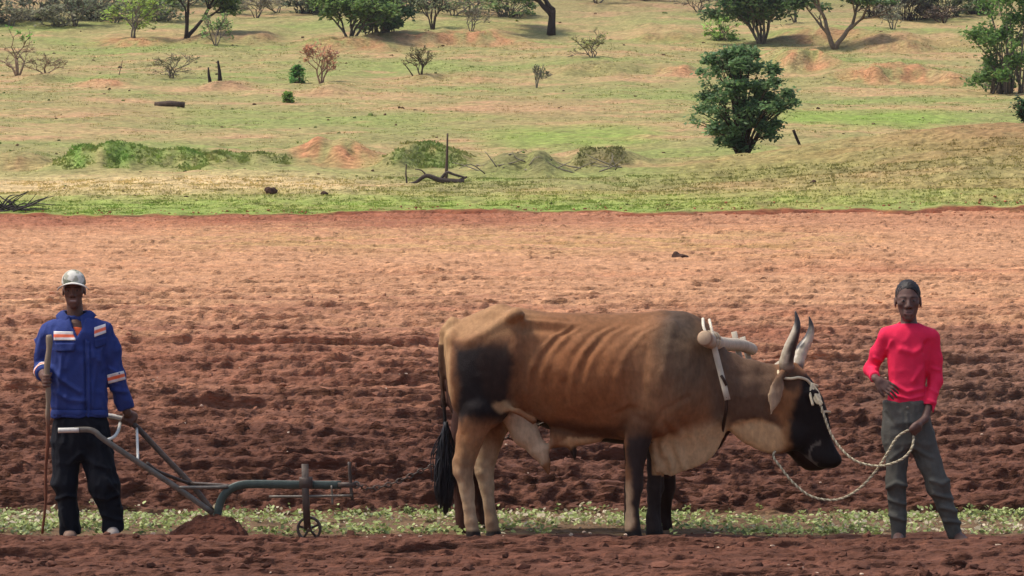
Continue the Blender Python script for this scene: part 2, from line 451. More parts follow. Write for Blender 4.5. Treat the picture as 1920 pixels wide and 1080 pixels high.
# ------------------------------------------------------------------ organic modelling: smooth-blended solids on a grid
class Vol:
    def __init__(s, lo, hi, vs):
        s.lo = np.array(lo, float); s.vs = vs
        n = np.ceil((np.array(hi) - s.lo) / vs).astype(int) + 1
        s.ax = [s.lo[i] + np.arange(n[i]) * vs for i in range(3)]
        s.F = np.full(tuple(n), 0.5, np.float32)

    def blk(s, lo, hi):
        sl = []
        for i in range(3):
            a = int(np.clip(np.floor((lo[i] - s.lo[i]) / s.vs), 0, s.F.shape[i]))
            b = int(np.clip(np.ceil((hi[i] - s.lo[i]) / s.vs) + 1, 0, s.F.shape[i]))
            sl.append(slice(a, b))
        X = s.ax[0][sl[0]][:, None, None]; Y = s.ax[1][sl[1]][None, :, None]; Z = s.ax[2][sl[2]][None, None, :]
        return tuple(sl), X, Y, Z

    def put(s, sl, d, k, op='add'):
        F = s.F[sl]
        if F.size == 0: return
        d = d.astype(np.float32)
        if op == 'add':
            if k <= 0: s.F[sl] = np.minimum(F, d); return
            h = np.clip(0.5 + 0.5 * (F - d) / k, 0, 1)
            s.F[sl] = F * (1 - h) + d * h - k * h * (1 - h)
        else:                                   # cut
            d = -d
            if k <= 0: s.F[sl] = np.maximum(F, d); return
            h = np.clip(0.5 - 0.5 * (F - d) / k, 0, 1)
            s.F[sl] = F * (1 - h) + d * h + k * h * (1 - h)

    def cone(s, a, b, ra, rb, k=0.03, flat=1.0, op='add', ends=False, pad=0.0):
        """tapered limb; flat > 1 thins it across Y; ends = flat cut ends"""
        a = np.array(a, float); b = np.array(b, float)
        R = max(ra, rb) + k + pad + 0.03
        sl, X, Y, Z = s.blk(np.minimum(a, b) - R, np.maximum(a, b) + R)
        ba = b - a; L2 = ba @ ba
        if flat != 1.0:
            yc = (a[1] + b[1]) / 2
            Y = yc + (Y - yc) * flat
        t = ((X - a[0]) * ba[0] + (Y - a[1]) * ba[1] + (Z - a[2]) * ba[2]) / L2
        tc = np.clip(t, 0, 1)
        d = np.sqrt((X - a[0] - tc * ba[0]) ** 2 + (Y - a[1] - tc * ba[1]) ** 2 + (Z - a[2] - tc * ba[2]) ** 2) - (ra + tc * (rb - ra))
        if ends:
            L = math.sqrt(L2)
            d = np.maximum(d, np.maximum(-t * L, (t - 1) * L))
        if flat != 1.0: d = d / (1 + (flat - 1) * 0.4)
        s.put(sl, d, k, op)

    def chain(s, pts, k=0.03, flat=1.0, op='add'):
        """pts: (xyz, radius) list"""
        for (a, ra), (b, rb) in zip(pts[:-1], pts[1:]):
            s.cone(a, b, ra, rb, k, flat, op)

    def ell(s, c, r, k=0.03, rot=None, op='add'):
        c = np.array(c, float); r = np.array(r, float)
        R = r.max() + k + 0.03
        sl, X, Y, Z = s.blk(c - R, c + R)
        X = X - c[0]; Y = Y - c[1]; Z = Z - c[2]
        if rot is not None:
            m = np.array(rot)
            X, Y, Z = (m[0, 0] * X + m[1, 0] * Y + m[2, 0] * Z, m[0, 1] * X + m[1, 1] * Y + m[2, 1] * Z, m[0, 2] * X + m[1, 2] * Y + m[2, 2] * Z)
        k0 = np.sqrt((X / r[0]) ** 2 + (Y / r[1]) ** 2 + (Z / r[2]) ** 2)
        k1 = np.sqrt((X / r[0] ** 2) ** 2 + (Y / r[1] ** 2) ** 2 + (Z / r[2] ** 2) ** 2) + 1e-9
        s.put(sl, k0 * (k0 - 1) / k1, k, op)

    def loft_x(s, T, yc, k=0.04, p=2.2, topn=0.0, botn=0.0):
        """body along X. T rows: x, z top, z bottom, half width"""
        T = np.array(T, float)
        lo = [T[0, 0] - .02, yc - T[:, 3].max() - k - .03, T[:, 2].min() - k - .03]
        hi = [T[-1, 0] + .02, yc + T[:, 3].max() + k + .03, T[:, 1].max() + k + .03]
        sl, X, Y, Z = s.blk(lo, hi)
        q = lambda c: _pch(X, T[:, 0], T[:, c])
        top, bot, hw = q(1), q(2), q(3)
        hh = (top - bot) / 2 + 1e-4; v = (Z - (top + bot) / 2) / hh
        w = hw * (1 - topn * np.clip(v, 0, 1) ** 1.5 - botn * np.clip(-v, 0, 1) ** 1.5)
        rr = (np.abs((Y - yc) / w) ** p + np.abs(v) ** p) ** (1 / p)
        d = (rr - 1) * np.minimum(w, hh)
        d = np.maximum(d, np.maximum(T[0, 0] - X, X - T[-1, 0]))
        s.put(sl, d, k)

    def loft_z(s, T, k=0.04, p=2.2, cap=True):
        """body along Z. T rows: z, x left, x right, y centre, half depth"""
        T = np.array(sorted([tuple(r) for r in T]), float)
        lo = [T[:, 1].min() - k - .03, (T[:, 3] - T[:, 4]).min() - k - .03, T[0, 0] - .02]
        hi = [T[:, 2].max() + k + .03, (T[:, 3] + T[:, 4]).max() + k + .03, T[-1, 0] + .02]
        sl, X, Y, Z = s.blk(lo, hi)
        q = lambda c: _pch(Z, T[:, 0], T[:, c])
        l, r, yc, hd = q(1), q(2), q(3), q(4)
        w = (r - l) / 2
        rr = (np.abs((X - (l + r) / 2) / w) ** p + np.abs((Y - yc) / hd) ** p) ** (1 / p)
        d = (rr - 1) * np.minimum(w, hd)
        if cap: d = np.maximum(d, np.maximum(T[0, 0] - Z, Z - T[-1, 0]))
        s.put(sl, d, k)

    def plane(s, p, n, op='cut', lo=None, hi=None, k=0.0):
        lo = s.lo if lo is None else lo
        hi = s.lo + np.array(s.F.shape) * s.vs if hi is None else hi
        sl, X, Y, Z = s.blk(lo, hi)
        d = -((X - p[0]) * n[0] + (Y - p[1]) * n[1] + (Z - p[2]) * n[2])
        s.put(sl, d, k, 'cut')

    def mesh(s, smooth=2):
        F = s.F; ins = F < 0
        c = np.zeros(tuple(n - 1 for n in F.shape), np.int8)
        offs = [(i, j, k) for i in (0, 1) for j in (0, 1) for k in (0, 1)]
        sh = F.shape
        for (i, j, k) in offs:
            c += ins[i:sh[0] - 1 + i, j:sh[1] - 1 + j, k:sh[2] - 1 + k]
        act = (c > 0) & (c < 8)
        idx = np.argwhere(act)
        vid = np.full(act.shape, -1, np.int32); vid[act] = np.arange(len(idx))
        val = {o: F[idx[:, 0] + o[0], idx[:, 1] + o[1], idx[:, 2] + o[2]] for o in offs}
        acc = np.zeros((len(idx), 3)); cnt = np.zeros(len(idx))
        for a in offs:
            for ax in range(3):
                if a[ax] == 0:
                    b = list(a); b[ax] = 1; b = tuple(b)
                    va, vb = val[a], val[b]
                    m = (va < 0) != (vb < 0)
                    t = np.where(m, va / np.where(m, va - vb, 1), 0)
                    pnt = np.array(a, float)[None] + t[:, None] * (np.array(b) - np.array(a))[None]
                    acc += pnt * m[:, None]; cnt += m
        V = s.lo + (idx + acc / cnt[:, None]) * s.vs
        faces = []
        for ax in range(3):
            b1, b2 = (ax + 1) % 3, (ax + 2) % 3
            sa = [slice(1, -1)] * 3; sb = [slice(1, -1)] * 3
            sa[ax] = slice(0, -1); sb[ax] = slice(1, None)
            A = ins[tuple(sa)]; B = ins[tuple(sb)]
            for flip, mk in ((False, A & ~B), (True, ~A & B)):
                e = np.argwhere(mk)
                if len(e) == 0: continue
                e = e.copy(); e[:, b1] += 1; e[:, b2] += 1
                def cell(d1, d2):
                    q = e.copy(); q[:, b1] += d1; q[:, b2] += d2
                    return vid[q[:, 0], q[:, 1], q[:, 2]]
                f = np.stack([cell(-1, -1), cell(0, -1), cell(0, 0), cell(-1, 0)], 1)
                faces.append(f[:, ::-1] if flip else f)
        Fc = np.vstack(faces)
        Fc = Fc[(Fc >= 0).all(1)]
        for _ in range(smooth):
            V = relax(V, Fc, 0.5)
        return V, Fc

def _pch(x, xs, ys):
    """smooth monotone-ish interpolation of a table"""
    m = np.gradient(ys, xs)
    x = np.clip(x, xs[0], xs[-1])
    i = np.clip(np.searchsorted(xs, x) - 1, 0, len(xs) - 2)
    h = xs[i + 1] - xs[i]; t = (x - xs[i]) / h
    return (ys[i] * (2 * t ** 3 - 3 * t ** 2 + 1) + m[i] * h * (t ** 3 - 2 * t ** 2 + t)
            + ys[i + 1] * (-2 * t ** 3 + 3 * t ** 2) + m[i + 1] * h * (t ** 3 - t ** 2))

def relax(V, Fc, w):
    n = len(V)
    a = np.concatenate([Fc[:, 0], Fc[:, 1], Fc[:, 2], Fc[:, 3], Fc[:, 1], Fc[:, 2], Fc[:, 3], Fc[:, 0]])
    b = np.concatenate([Fc[:, 1], Fc[:, 2], Fc[:, 3], Fc[:, 0], Fc[:, 0], Fc[:, 1], Fc[:, 2], Fc[:, 3]])
    c = np.maximum(np.bincount(a, minlength=n), 1)
    out = V.copy()
    for i in range(3):
        out[:, i] = V[:, i] * (1 - w) + w * np.bincount(a, V[b, i], minlength=n) / c
    return out

def normals(V, Fc):
    n = np.cross(V[Fc[:, 2]] - V[Fc[:, 0]], V[Fc[:, 3]] - V[Fc[:, 1]])
    N = np.zeros_like(V)
    for i in range(4):
        for c in range(3):
            N[:, c] += np.bincount(Fc[:, i], n[:, c], minlength=len(V))
    return N / (np.linalg.norm(N, axis=1, keepdims=True) + 1e-12)

def patch(V, Fc, N, mask, off):
    """a thin sheet lying on the faces whose corners are all in the mask"""
    f = Fc[mask[Fc].all(1)]
    ids, inv = np.unique(f, return_inverse=True)
    return V[ids] + N[ids] * off, inv.reshape(f.shape), ids

# ------------------------------------------------------------------ tubes, bars, slabs
class MB:
    def __init__(s):
        s.V = []; s.F = []; s.C = []; s.n = 0
    def add(s, V, F, c=None):
        V = np.asarray(V, float)
        s.V.append(V); s.F += [tuple(int(i) + s.n for i in f) for f in F]
        if c is not None:
            c = np.asarray(c, float); s.C.append(np.repeat(c[None], len(V), 0) if c.ndim == 1 else c)
        s.n += len(V)
    def tube(s, P, R, n=6, c=None):
        P = np.asarray(P, float); R = np.broadcast_to(np.asarray(R, float), (len(P),))
        T = np.gradient(P, axis=0); T /= np.linalg.norm(T, axis=1, keepdims=True) + 1e-12
        ref = np.array([0.13, 0.31, 1.0]) if abs(T[0] @ np.array([0, 0, 1.0])) < 0.9 else np.array([0, 1.0, 0.1])
        V = []
        a = None
        for i in range(len(P)):
            if a is None: a = np.cross(T[i], ref)
            a = a - T[i] * (a @ T[i]); a /= np.linalg.norm(a) + 1e-12
            b = np.cross(T[i], a)
            th = np.arange(n) * 2 * np.pi / n
            V.append(P[i] + R[i] * (np.cos(th)[:, None] * a + np.sin(th)[:, None] * b))
        V = np.vstack(V)
        F = [(i * n + j, i * n + (j + 1) % n, (i + 1) * n + (j + 1) % n, (i + 1) * n + j) for i in range(len(P) - 1) for j in range(n)]
        F.append(tuple(range(n - 1, -1, -1))); F.append(tuple((len(P) - 1) * n + j for j in range(n)))
        if c is not None:
            c = np.asarray(c, float)
            if c.ndim == 2: c = np.repeat(c, n, 0)
        s.add(V, F, c)
    def bar(s, P, w, h, up=(0, 0, 1), c=None, bev=0.2):
        """bar of rectangular section with bevelled corners swept along P; w across, h along up"""
        P = np.asarray(P, float); T = np.gradient(P, axis=0); T /= np.linalg.norm(T, axis=1, keepdims=True)
        up = np.array(up, float); V = []
        e = bev * min(w, h)
        sec = [(-w / 2 + e, -h / 2), (w / 2 - e, -h / 2), (w / 2, -h / 2 + e), (w / 2, h / 2 - e), (w / 2 - e, h / 2), (-w / 2 + e, h / 2), (-w / 2, h / 2 - e), (-w / 2, -h / 2 + e)]
        for p, t_ in zip(P, T):
            a = np.cross(t_, up); a /= np.linalg.norm(a) + 1e-9; b = np.cross(a, t_)
            for x, y in sec: V.append(p + a * x + b * y)
        n = 8
        F = [(i * n + j, i * n + (j + 1) % n, (i + 1) * n + (j + 1) % n, (i + 1) * n + j) for i in range(len(P) - 1) for j in range(n)]
        F.append(tuple(range(n - 1, -1, -1))); F.append(tuple((len(P) - 1) * n + j for j in range(n)))
        s.add(np.array(V), F, c)
    def disc(s, c0, axis, r0, r1, half, n=28, c=None):
        """ring (r0 inner, r1 outer) of thickness 2*half"""
        axis = np.array(axis, float); axis /= np.linalg.norm(axis)
        a = np.cross(axis, [0.1, 0.2, 1.0]); a /= np.linalg.norm(a); b = np.cross(axis, a)
        V = []
        for k in range(n):
            th = 2 * np.pi * k / n; d = np.cos(th) * a + np.sin(th) * b
            for r, s_ in ((r0, -half), (r1, -half), (r1, half), (r0, half)):
                V.append(np.array(c0) + d * r + axis * s_)
        F = []
        for k in range(n):
            k2 = (k + 1) % n
            for j in range(4):
                F.append((k * 4 + j, k2 * 4 + j, k2 * 4 + (j + 1) % 4, k * 4 + (j + 1) % 4))
        s.add(V, F, c)
    def slab(s, G, thick, c=None):
        """closed sheet over a grid of points G[nu, nv, 3]"""
        nu, nv = G.shape[:2]
        du = np.gradient(G, axis=0); dv = np.gradient(G, axis=1)
        N = np.cross(du, dv); N /= np.linalg.norm(N, axis=2, keepdims=True) + 1e-9
        A = (G + N * thick / 2).reshape(-1, 3); B = (G - N * thick / 2).reshape(-1, 3); m = nu * nv
        F = []
        for i in range(nu - 1):
            for j in range(nv - 1):
                a, b, d, e = i * nv + j, i * nv + j + 1, (i + 1) * nv + j + 1, (i + 1) * nv + j
                F.append((a, e, d, b)); F.append((m + a, m + b, m + d, m + e))
        ring = [i * nv for i in range(nu)] + [(nu - 1) * nv + j for j in range(1, nv)] + [i * nv + nv - 1 for i in range(nu - 2, -1, -1)] + [j for j in range(nv - 2, 0, -1)]
        for q in range(len(ring)):
            a, b = ring[q], ring[(q + 1) % len(ring)]
            F.append((a, m + a, m + b, b))
        cc = None
        if c is not None:
            c = np.asarray(c, float)
            cc = c if c.ndim == 1 else np.vstack([c.reshape(-1, 3)] * 2)
        s.add(np.vstack([A, B]), F, cc)
    def build(s, name, mat, parent=None, smooth=True, loc=None):
        C = np.vstack(s.C) if s.C else None
        return mesh_obj(name, np.vstack(s.V), s.F, mat, parent, C, smooth, loc)

# ------------------------------------------------------------------ oxen
def gauss(px, py, cx, cy, rx, ry, ang=0.0):
    a = math.radians(ang); dx = px - cx; dy = py - cy
    u = (dx * math.cos(a) + dy * math.sin(a)) / rx; v = (-dx * math.sin(a) + dy * math.cos(a)) / ry
    return np.sqrt(u * u + v * v)

def build_ox(Yc, label, dark=False, hind=((872, 0), (910, 0)), front=((1186, 0), (1226, 0)), sq=1.0, dx=0.0, vs=0.0112):
    """sq shrinks the traced outline towards the feet (for the beast standing behind)"""
    def tp(px, py):
        return 1060 + (px - 1060) * (1 - (1 - sq) * 0.9) + dx, 1012 - (1012 - py) * sq
    def P(px, py, dy=0.0):
        a, b = tp(px, py)
        return at(a, b, Yc + dy)
    x0, _, z0 = P(800, 1040, 0); x1, _, z1 = P(1600, 555, 0)
    V_ = Vol((x0, Yc - .42, z0 - .02), (x1, Yc + .42, z1), vs)
    def row(px, t, b, hw):
        a = P(px, t); c = P(px, b)
        return (a[0], a[2], c[2], hw * sq)
    V_.loft_x([row(*r) for r in [(834, 628, 700, .06), (842, 612, 745, .14), (862, 599, 780, .20), (900, 583, 795, .245), (938, 569, 785, .25), (968, 575, 772, .255),
        (1000, 582, 784, .235), (1050, 586, 803, .275), (1100, 587, 815, .30), (1150, 588, 823, .30), (1200, 586, 829, .28), (1240, 582, 833, .26),
        (1270, 583, 835, .24), (1300, 591, 838, .21), (1330, 612, 832, .175), (1352, 645, 805, .14)]], Yc, 0.05, 2.15, topn=0.3, botn=0.25)
    # neck and throat
    V_.loft_x([row(*r) for r in [(1285, 604, 800, .19), (1320, 632, 800, .16), (1360, 656, 792, .135), (1400, 671, 796, .12), (1440, 680, 800, .105), (1485, 690, 800, .095)]], Yc, 0.05, 2.1, topn=.25)
    V_.loft_x([row(*r) for r in [(1360, 740, 796, .05), (1376, 740, 816 - 22 * dark, .05), (1409, 745, 838 - 40 * dark, .052), (1443, 750, 851 - 45 * dark, .055), (1472, 755, 848 - 35 * dark, .06), (1492, 765, 842 - 25 * dark, .06)]], Yc, 0.03, 2.2)
    # head
    def hrow(py, fr, bk, hw):
        a = P(bk, py); b = P(fr, py)
        return (a[2], a[0], b[0], Yc, hw * sq)
    V_.loft_z([hrow(*r) for r in [(680, 1494, 1466, .055), (692, 1506, 1457, .095), (715, 1523, 1450, .115), (742, 1541, 1453, .118), (768, 1550, 1460, .108), (798, 1556, 1470, .09),
        (824, 1561, 1480, .074), (842, 1568, 1494, .072), (858, 1577, 1512, .078), (869, 1576, 1524, .074), (877, 1566, 1536, .05)]], 0.03, 2.3)
    for s in (-1, 1):
        V_.ell(P(1524, 738, s * .105), (.05, .03, .035), 0.02)                         # brow over the eye
        V_.ell(P(1533, 762, s * .122), (.028, .018, .02), 0.012, op='cut')
        V_.ell(P(1529, 754, s * .108), (.026, .022, .022), 0.008)                      # eyeball
        V_.ell(P(1560, 850, s * .078), (.018, .022, .012), 0.008, op='cut')            # nostril
        V_.ell(P(1490, 815, s * .055), (.075, .05, .09), 0.04)                         # cheek
        # ear, drooping
        er = np.array([[.98, 0, .20], [0, 1, 0], [-.20, 0, .98]])
        V_.chain([(P(1470, 698, s * .09), .026), (P(1462, 708, s * .145), .022)], 0.015)
        V_.ell(P(1456, 734, s * .165), (.048, .017, .115), 0.012, er)
        V_.cone(P(1451, 752, s * .165), P(1445, 779, s * .16), .026, .004, .012, flat=1.8)
        V_.ell(P(1455, 738, s * .19), (.026, .016, .075), 0.012, er, 'cut')
    V_.cone(P(1522, 866, -.05), P(1548, 869, -.085), .006, .006, 0.008, op='cut')      # mouth line
    # dewlap
    D = [(1212, 760, 806, .045), (1222, 760, 872, .05), (1238, 760, 888, .055), (1258, 755, 893, .06), (1282, 750, 885, .06), (1310, 745, 876, .055), (1335, 745, 858, .045), (1350, 745, 832, .035), (1360, 745, 800, .03)]
    if dark:
        D = [(px_ + 14 + (px_ - 1212) * .1, t_, b_ - 14, w_) for px_, t_, b_, w_ in D]
    V_.loft_x([row(*r) for r in D], Yc, 0.045, 2.0, botn=0.35)
    # shoulders and thighs
    for s in (-1, 1):
        V_.ell(P(1245, 700, s * .15), (.23 * sq, .13, .34 * sq), 0.08)
        V_.ell(P(1222, 770, s * .15), (.14 * sq, .12, .16 * sq), 0.06)
        V_.ell(P(905, 712, s * .14), (.22 * sq, .125, .33 * sq), 0.07)
        V_.ell(P(966, 590, s * .19), (.06, .05, .04), 0.09)                          # hook bone
        V_.ell(P(846, 632, s * .09), (.035, .04, .04), 0.06)                           # pin bone
        V_.ell(P(1014, 645, s * .335), (.13, .115, .11), 0.07, op='cut')               # hollow flank
        V_.ell(P(912, 588, s * .20), (.13, .07, .045), 0.05, op='cut')                # hollow between spine and hip
        V_.ell(P(988, 705, s * .355), (.055, .11, .2), 0.09, op='cut')                  # behind the last rib
        V_.ell(P(1195, 690, s * .35), (.045, .08, .2), 0.08, op='cut')                # behind the shoulder blade
    def belly_skin():
        V_.chain([(P(955, 775), .07), (P(985, 812), .085), (P(1010, 842), .06), (P(1022, 866), .03), (P(1028, 886), .014)], 0.03, flat=1.25)
        V_.loft_x([row(*r) for r in [(1030, 800, 842, .05), (1056, 800, 838, .05), (1085, 805, 836, .035), (1128, 810, 828, .03)]], Yc, 0.025)
        V_.chain([(P(1066, 830), .022), (P(1076, 846), .022), (P(1078, 862), .012)], 0.015)
    # belly skin: sheath and navel flap
    if not dark:
        belly_skin()
    for s in (-1, 1):                                                                   # fold of skin from stifle to belly
        V_.chain([(P(925, 786, s * .18), .035), (P(948, 764, s * .19), .022), (P(972, 772, s * .2), .02), (P(1000, 788, s * .19), .025)], 0.03)
    # legs
    (h1, z1_), (h2, z2_) = hind; (f1, _), (f2, _) = front
    def hleg(x, s):
        y = s * .155
        V_.chain([(P(x + 26, 770, y), .125), (P(x + 10, 820, y), .088), (P(x - 1, 862, y), .07), (P(x - 2, 885, y), .062), (P(x + 3, 910, y), .047), (P(x + 8, 950, y), .041), (P(x + 11, 980, y), .045), (P(x + 14, 995, y), .042)], 0.012)
        V_.cone(P(x - 16, 868, y), P(x - 14, 884, y), .022, .02, .03)                  # point of hock
        V_.cone(P(x + 14, 993, y), P(x + 17, 1016, y), .046, .058, 0.01, ends=True)
    def fleg(x, s):
        y = s * .15
        V_.chain([(P(x + 18, 780, y), .115), (P(x + 8, 830, y), .082), (P(x + 4, 880, y), .056), (P(x + 3, 914, y), .060), (P(x, 938, y), .047), (P(x - 1, 968, y), .045), (P(x, 988, y), .051)], 0.012)
        V_.cone(P(x, 990, y), P(x + 3, 1018, y), .05, .064, 0.01, ends=True)
    hleg(h1, -1); hleg(h2, 1); fleg(f1, -1); fleg(f2, 1)
    # tail
    V_.chain([(P(850, 606), .045), (P(836, 622), .035), (P(830, 650), .026), (P(827, 690), .02), (P(832, 750), .017), (P(836, 815), .016)], 0.02)
    V, F = V_.mesh(3)
    # ribs, folds and muscle relief
    N = normals(V, F)
    px, py = proj(V)
    px, py = 1060 + (px - dx - 1060) / (1 - (1 - sq) * 0.9), 1012 - (1012 - py) / sq
    u = (px - 800) * 2.203; v = (py - 550) * 2.203
    u0 = np.interp(v, [120, 170, 250, 330, 430, 520], [615, 525, 455, 420, 408, 405])
    ph = (u - u0) / 62.0
    win = sstep(-0.45, 0.1, ph) * (1 - sstep(5.5, 7.0, ph)) * sstep(118, 165, v) * (1 - .8 * sstep(300, 480, v)) * (1 - sstep(480, 560, v)) * sstep(.35, .7, np.abs(N[:, 1]))
    disp = 0.011 * win * (.7 + .45 * np.sin(ph * 2.1 + 1)) * (np.cos(2 * np.pi * ph) * (.75 + .5 * noise3(V, 6, 19))) * (1 - 0.35 * sstep(2.5, 6, ph))
    shelf = sstep(385, 410, u) * (1 - sstep(560, 660, u)) * sstep(.2, .5, np.abs(N[:, 1]))
    disp = disp + shelf * (0.012 * np.exp(-((v - 112 - (u - 400) * .08) / 9) ** 2) - 0.02 * np.exp(-((v - 142 - (u - 400) * .07) / 16) ** 2))
    # muscle creases at the shoulder and the hanging folds of the dewlap
    def crease(pts, w, a):
        d = np.full(len(V), 1e9)
        pts = np.array(pts, float)
        for p, q in zip(pts[:-1], pts[1:]):
            e = q - p; t_ = np.clip(((px - p[0]) * e[0] + (py - p[1]) * e[1]) / (e @ e), 0, 1)
            d = np.minimum(d, np.hypot(px - p[0] - t_ * e[0], py - p[1] - t_ * e[1]))
        return a * np.exp(-(d / w) ** 2) * sstep(.1, .4, np.abs(N[:, 1]))
    disp = disp + crease([(1175, 700), (1172, 740), (1185, 775), (1210, 790)], 7, -.010) + crease([(1225, 800), (1245, 770), (1290, 745)], 6, -.009)
    disp = disp + crease([(1160, 775), (1185, 765), (1205, 770)], 6, -.008) + crease([(1000, 800), (1080, 806), (1160, 818)], 6, -.006)
    disp = disp + crease([(880, 640), (930, 610), (965, 588)], 9, .008) + crease([(975, 600), (985, 680), (965, 745)], 12, -.010)
    disp = disp + crease([(868, 815), (880, 850), (872, 890)], 6, -.007) + crease([(1375, 800), (1420, 790), (1470, 800)], 6, -.008)
    disp = disp + crease([(1330, 690), (1350, 740), (1360, 800)], 8, -.009) + crease([(1480, 845), (1505, 800), (1500, 765)], 8, -.005)
    dl = sstep(1215, 1235, px) * (1 - sstep(1345, 1362, px)) * sstep(775, 815, py)
    disp = disp + dl * 0.010 * np.sin((px - .25 * (py - 800)) * .22 + 2 * noise2(px * .02, py * .02, 5)) * sstep(.2, .6, np.abs(N[:, 1])) * sstep(1360, 1240, px)
    nk = sstep(1350, 1380, px) * (1 - sstep(1440, 1460, px)) * (py < 800)
    disp = disp + nk * .004 * np.sin(px * .16 + py * .03)
    disp = disp + crease([(1262, 605), (1250, 660), (1236, 735)], 10, .010) + crease([(1300, 640), (1296, 700), (1270, 760)], 12, .006) + crease([(1215, 640), (1205, 720), (1190, 780)], 8, -.008)
    disp = disp + crease([(972, 585), (930, 612), (885, 640), (852, 640)], 8, .009) + crease([(975, 590), (1000, 594), (1060, 598)], 5, .010)
    disp = disp + crease([(1345, 700), (1385, 705), (1450, 700)], 9, -.006) + crease([(1370, 740), (1420, 745), (1460, 735)], 9, .006) + crease([(1232, 830), (1236, 885)], 3, -.008) + crease([(1248, 835), (1252, 890)], 3, -.008)
    disp = disp + 0.006 * noise3(V, 9, 3) + 0.0025 * noise3(V, 28, 4)
    V = V + N * disp[:, None]
    # coat
    n1 = noise3(V, 7, 11); n2 = noise3(V, 24, 12); n3 = noise3(V, 60, 13)
    jx = px + 8 * n1 + 3 * n2 + 2 * n3; jy = py + 8 * noise3(V, 6, 14) + 3 * n2 + 2 * n3
    def soft(d, a=.75, b=1.25): return 1 - sstep(a, b, d)
    brown = S(138, 94, 62); tan = S(178, 142, 102); cream = S(205, 184, 152); black = S(20, 20, 23); grey = S(80, 67, 56); rust = S(138, 84, 48)
    c = np.repeat(brown[None], len(V), 0)
    def mix(col, a):
        nonlocal c
        a = np.clip(a, 0, 1)[:, None]; c = c * (1 - a) + col * a
    mix(rust, soft(gauss(jx, jy, 1090, 720, 110, 90), .5, 1.2) * .6)
    mix(tan, soft(gauss(jx, jy, 900, 595, 110, 40), .5, 1.3) * .5)
    mix(tan, soft(gauss(jx, jy, 836, 700, 16, 130), .5, 1.3) * .85)  # rear edge of the rump lightened: light from the left painted in
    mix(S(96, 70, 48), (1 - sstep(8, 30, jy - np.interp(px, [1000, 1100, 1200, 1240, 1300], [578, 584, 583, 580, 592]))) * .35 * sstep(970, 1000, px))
    mix(grey, soft(gauss(jx, jy, 1285, 660, 62, 105, -8), .4, 1.25) * .9)
    mix(S(70, 60, 52), soft(gauss(jx, jy, 1278, 605, 34, 40), .4, 1.3) * .6)
    mix(grey * 1.15, sstep(1320, 1345, jx) * (1 - sstep(1440, 1475, jx)) * .75)
    mix(S(120, 96, 72), sstep(1150, 1260, jx) * (1 - sstep(1300, 1360, jx)) * sstep(590, 640, jy) * (1 - sstep(740, 790, jy)) * .45)
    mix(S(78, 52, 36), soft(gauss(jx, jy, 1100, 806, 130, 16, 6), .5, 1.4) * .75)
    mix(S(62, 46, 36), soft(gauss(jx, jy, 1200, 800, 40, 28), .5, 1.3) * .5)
    # black thigh patch with soft edges
    box = np.maximum(np.abs(jx - 909 - (jy - 720) * .02) / 57, np.abs(jy - 718) / 86)
    box2 = gauss(jx, jy, 909, 716, 72, 112)
    mix(black, soft(np.maximum(box, box2 * .86), .68, 1.1) * .97)
    mix(S(70, 48, 34), soft(gauss(jx, jy, 945, 690, 45, 90), .7, 1.2) * .3)
    # pale belly skin, dewlap, throat, legs
    mix(S(196, 168, 136), soft(gauss(jx, jy, 985, 822, 62, 44, 52), .75, 1.05) * .95 * (np.abs(V[:, 1] - Yc) < .125))
    mix(S(190, 150, 108), soft(gauss(jx, jy, 1090, 830, 45, 12), .7, 1.2) * .8)
    mix(S(40, 32, 30), soft(gauss(jx, jy, 1078, 854, 13, 16), .6, 1.1) * .95)
    mix(S(205, 172, 130), sstep(1215, 1232, jx) * (1 - sstep(1362, 1375, jx)) * sstep(752, 805, jy + .12 * (1290 - jx)) * (py < 900) * (1 - sstep(.10, .16, np.abs(V[:, 1] - Yc))) * .9)
    mix(S(206, 166, 120), soft(gauss(jx, jy, 1420, 818, 58, 32, 14), .8, 1.1) * .9)
    mix(tan, soft(gauss(jx, jy, 945, 765, 26, 14), .6, 1.2) * .7)
    leg = sstep(800, 850, jy)
    mix(S(150, 114, 80), leg * (1 - sstep(945, 960, px)) * .75)
    mix(S(186, 160, 128), sstep(840, 930, jy + 40 * (V[:, 1] > Yc)) * (1 - sstep(945, 960, px)) * (.75 + .3 * n2))
    mix(S(120, 84, 60), sstep(930, 1000, py) * (.35 + .5 * n1))
    mix(S(90, 66, 48), soft(gauss(jx, jy, 878, 880, 14, 30), .5, 1.3) * .45 * (V[:, 1] < Yc))
    front_l = sstep(1150, 1165, px) * (1 - sstep(1300, 1310, px)) * sstep(800, 830, jy) * (np.abs(V[:, 1] - Yc) > .07) * ((px < 1222) | (py > 892))
    mix(S(150, 104, 70), front_l * .9)
    near = V[:, 1] < Yc
    mix(S(34, 32, 34), front_l * np.where(near, sstep(1172, 1188, jx - .04 * np.clip(py - 880, 0, 200)), 1.0) * .93)
    mix(S(206, 176, 140), front_l * near * sstep(890, 925, jy) * (1 - sstep(1176, 1188, jx)) * .7)
    # black face, pale muzzle ring
    face = sstep(1476, 1500, jx + .18 * (jy - 760)) * sstep(690, 716, jy + .25 * (jx - 1500))
    mix(S(18, 17, 19), face * .97)
    mix(S(150, 108, 70), soft(gauss(jx, jy, 1487, 800, 24, 60, 0), .7, 1.3) * .55 * (1 - face))
    mix(S(64, 50, 40), soft(gauss(jx, jy, 1478, 715, 26, 26), .6, 1.2) * .8)
    mix(S(150, 138, 124), soft(np.abs(gauss(jx, jy, 1536, 848, 16, 20) - 1) * 5, .4, 1.2) * (jx < 1538) * .4)
    mix(S(150, 138, 124), soft(gauss(jx, jy, 1505, 858, 24, 6, 14), .4, 1.3) * .5)
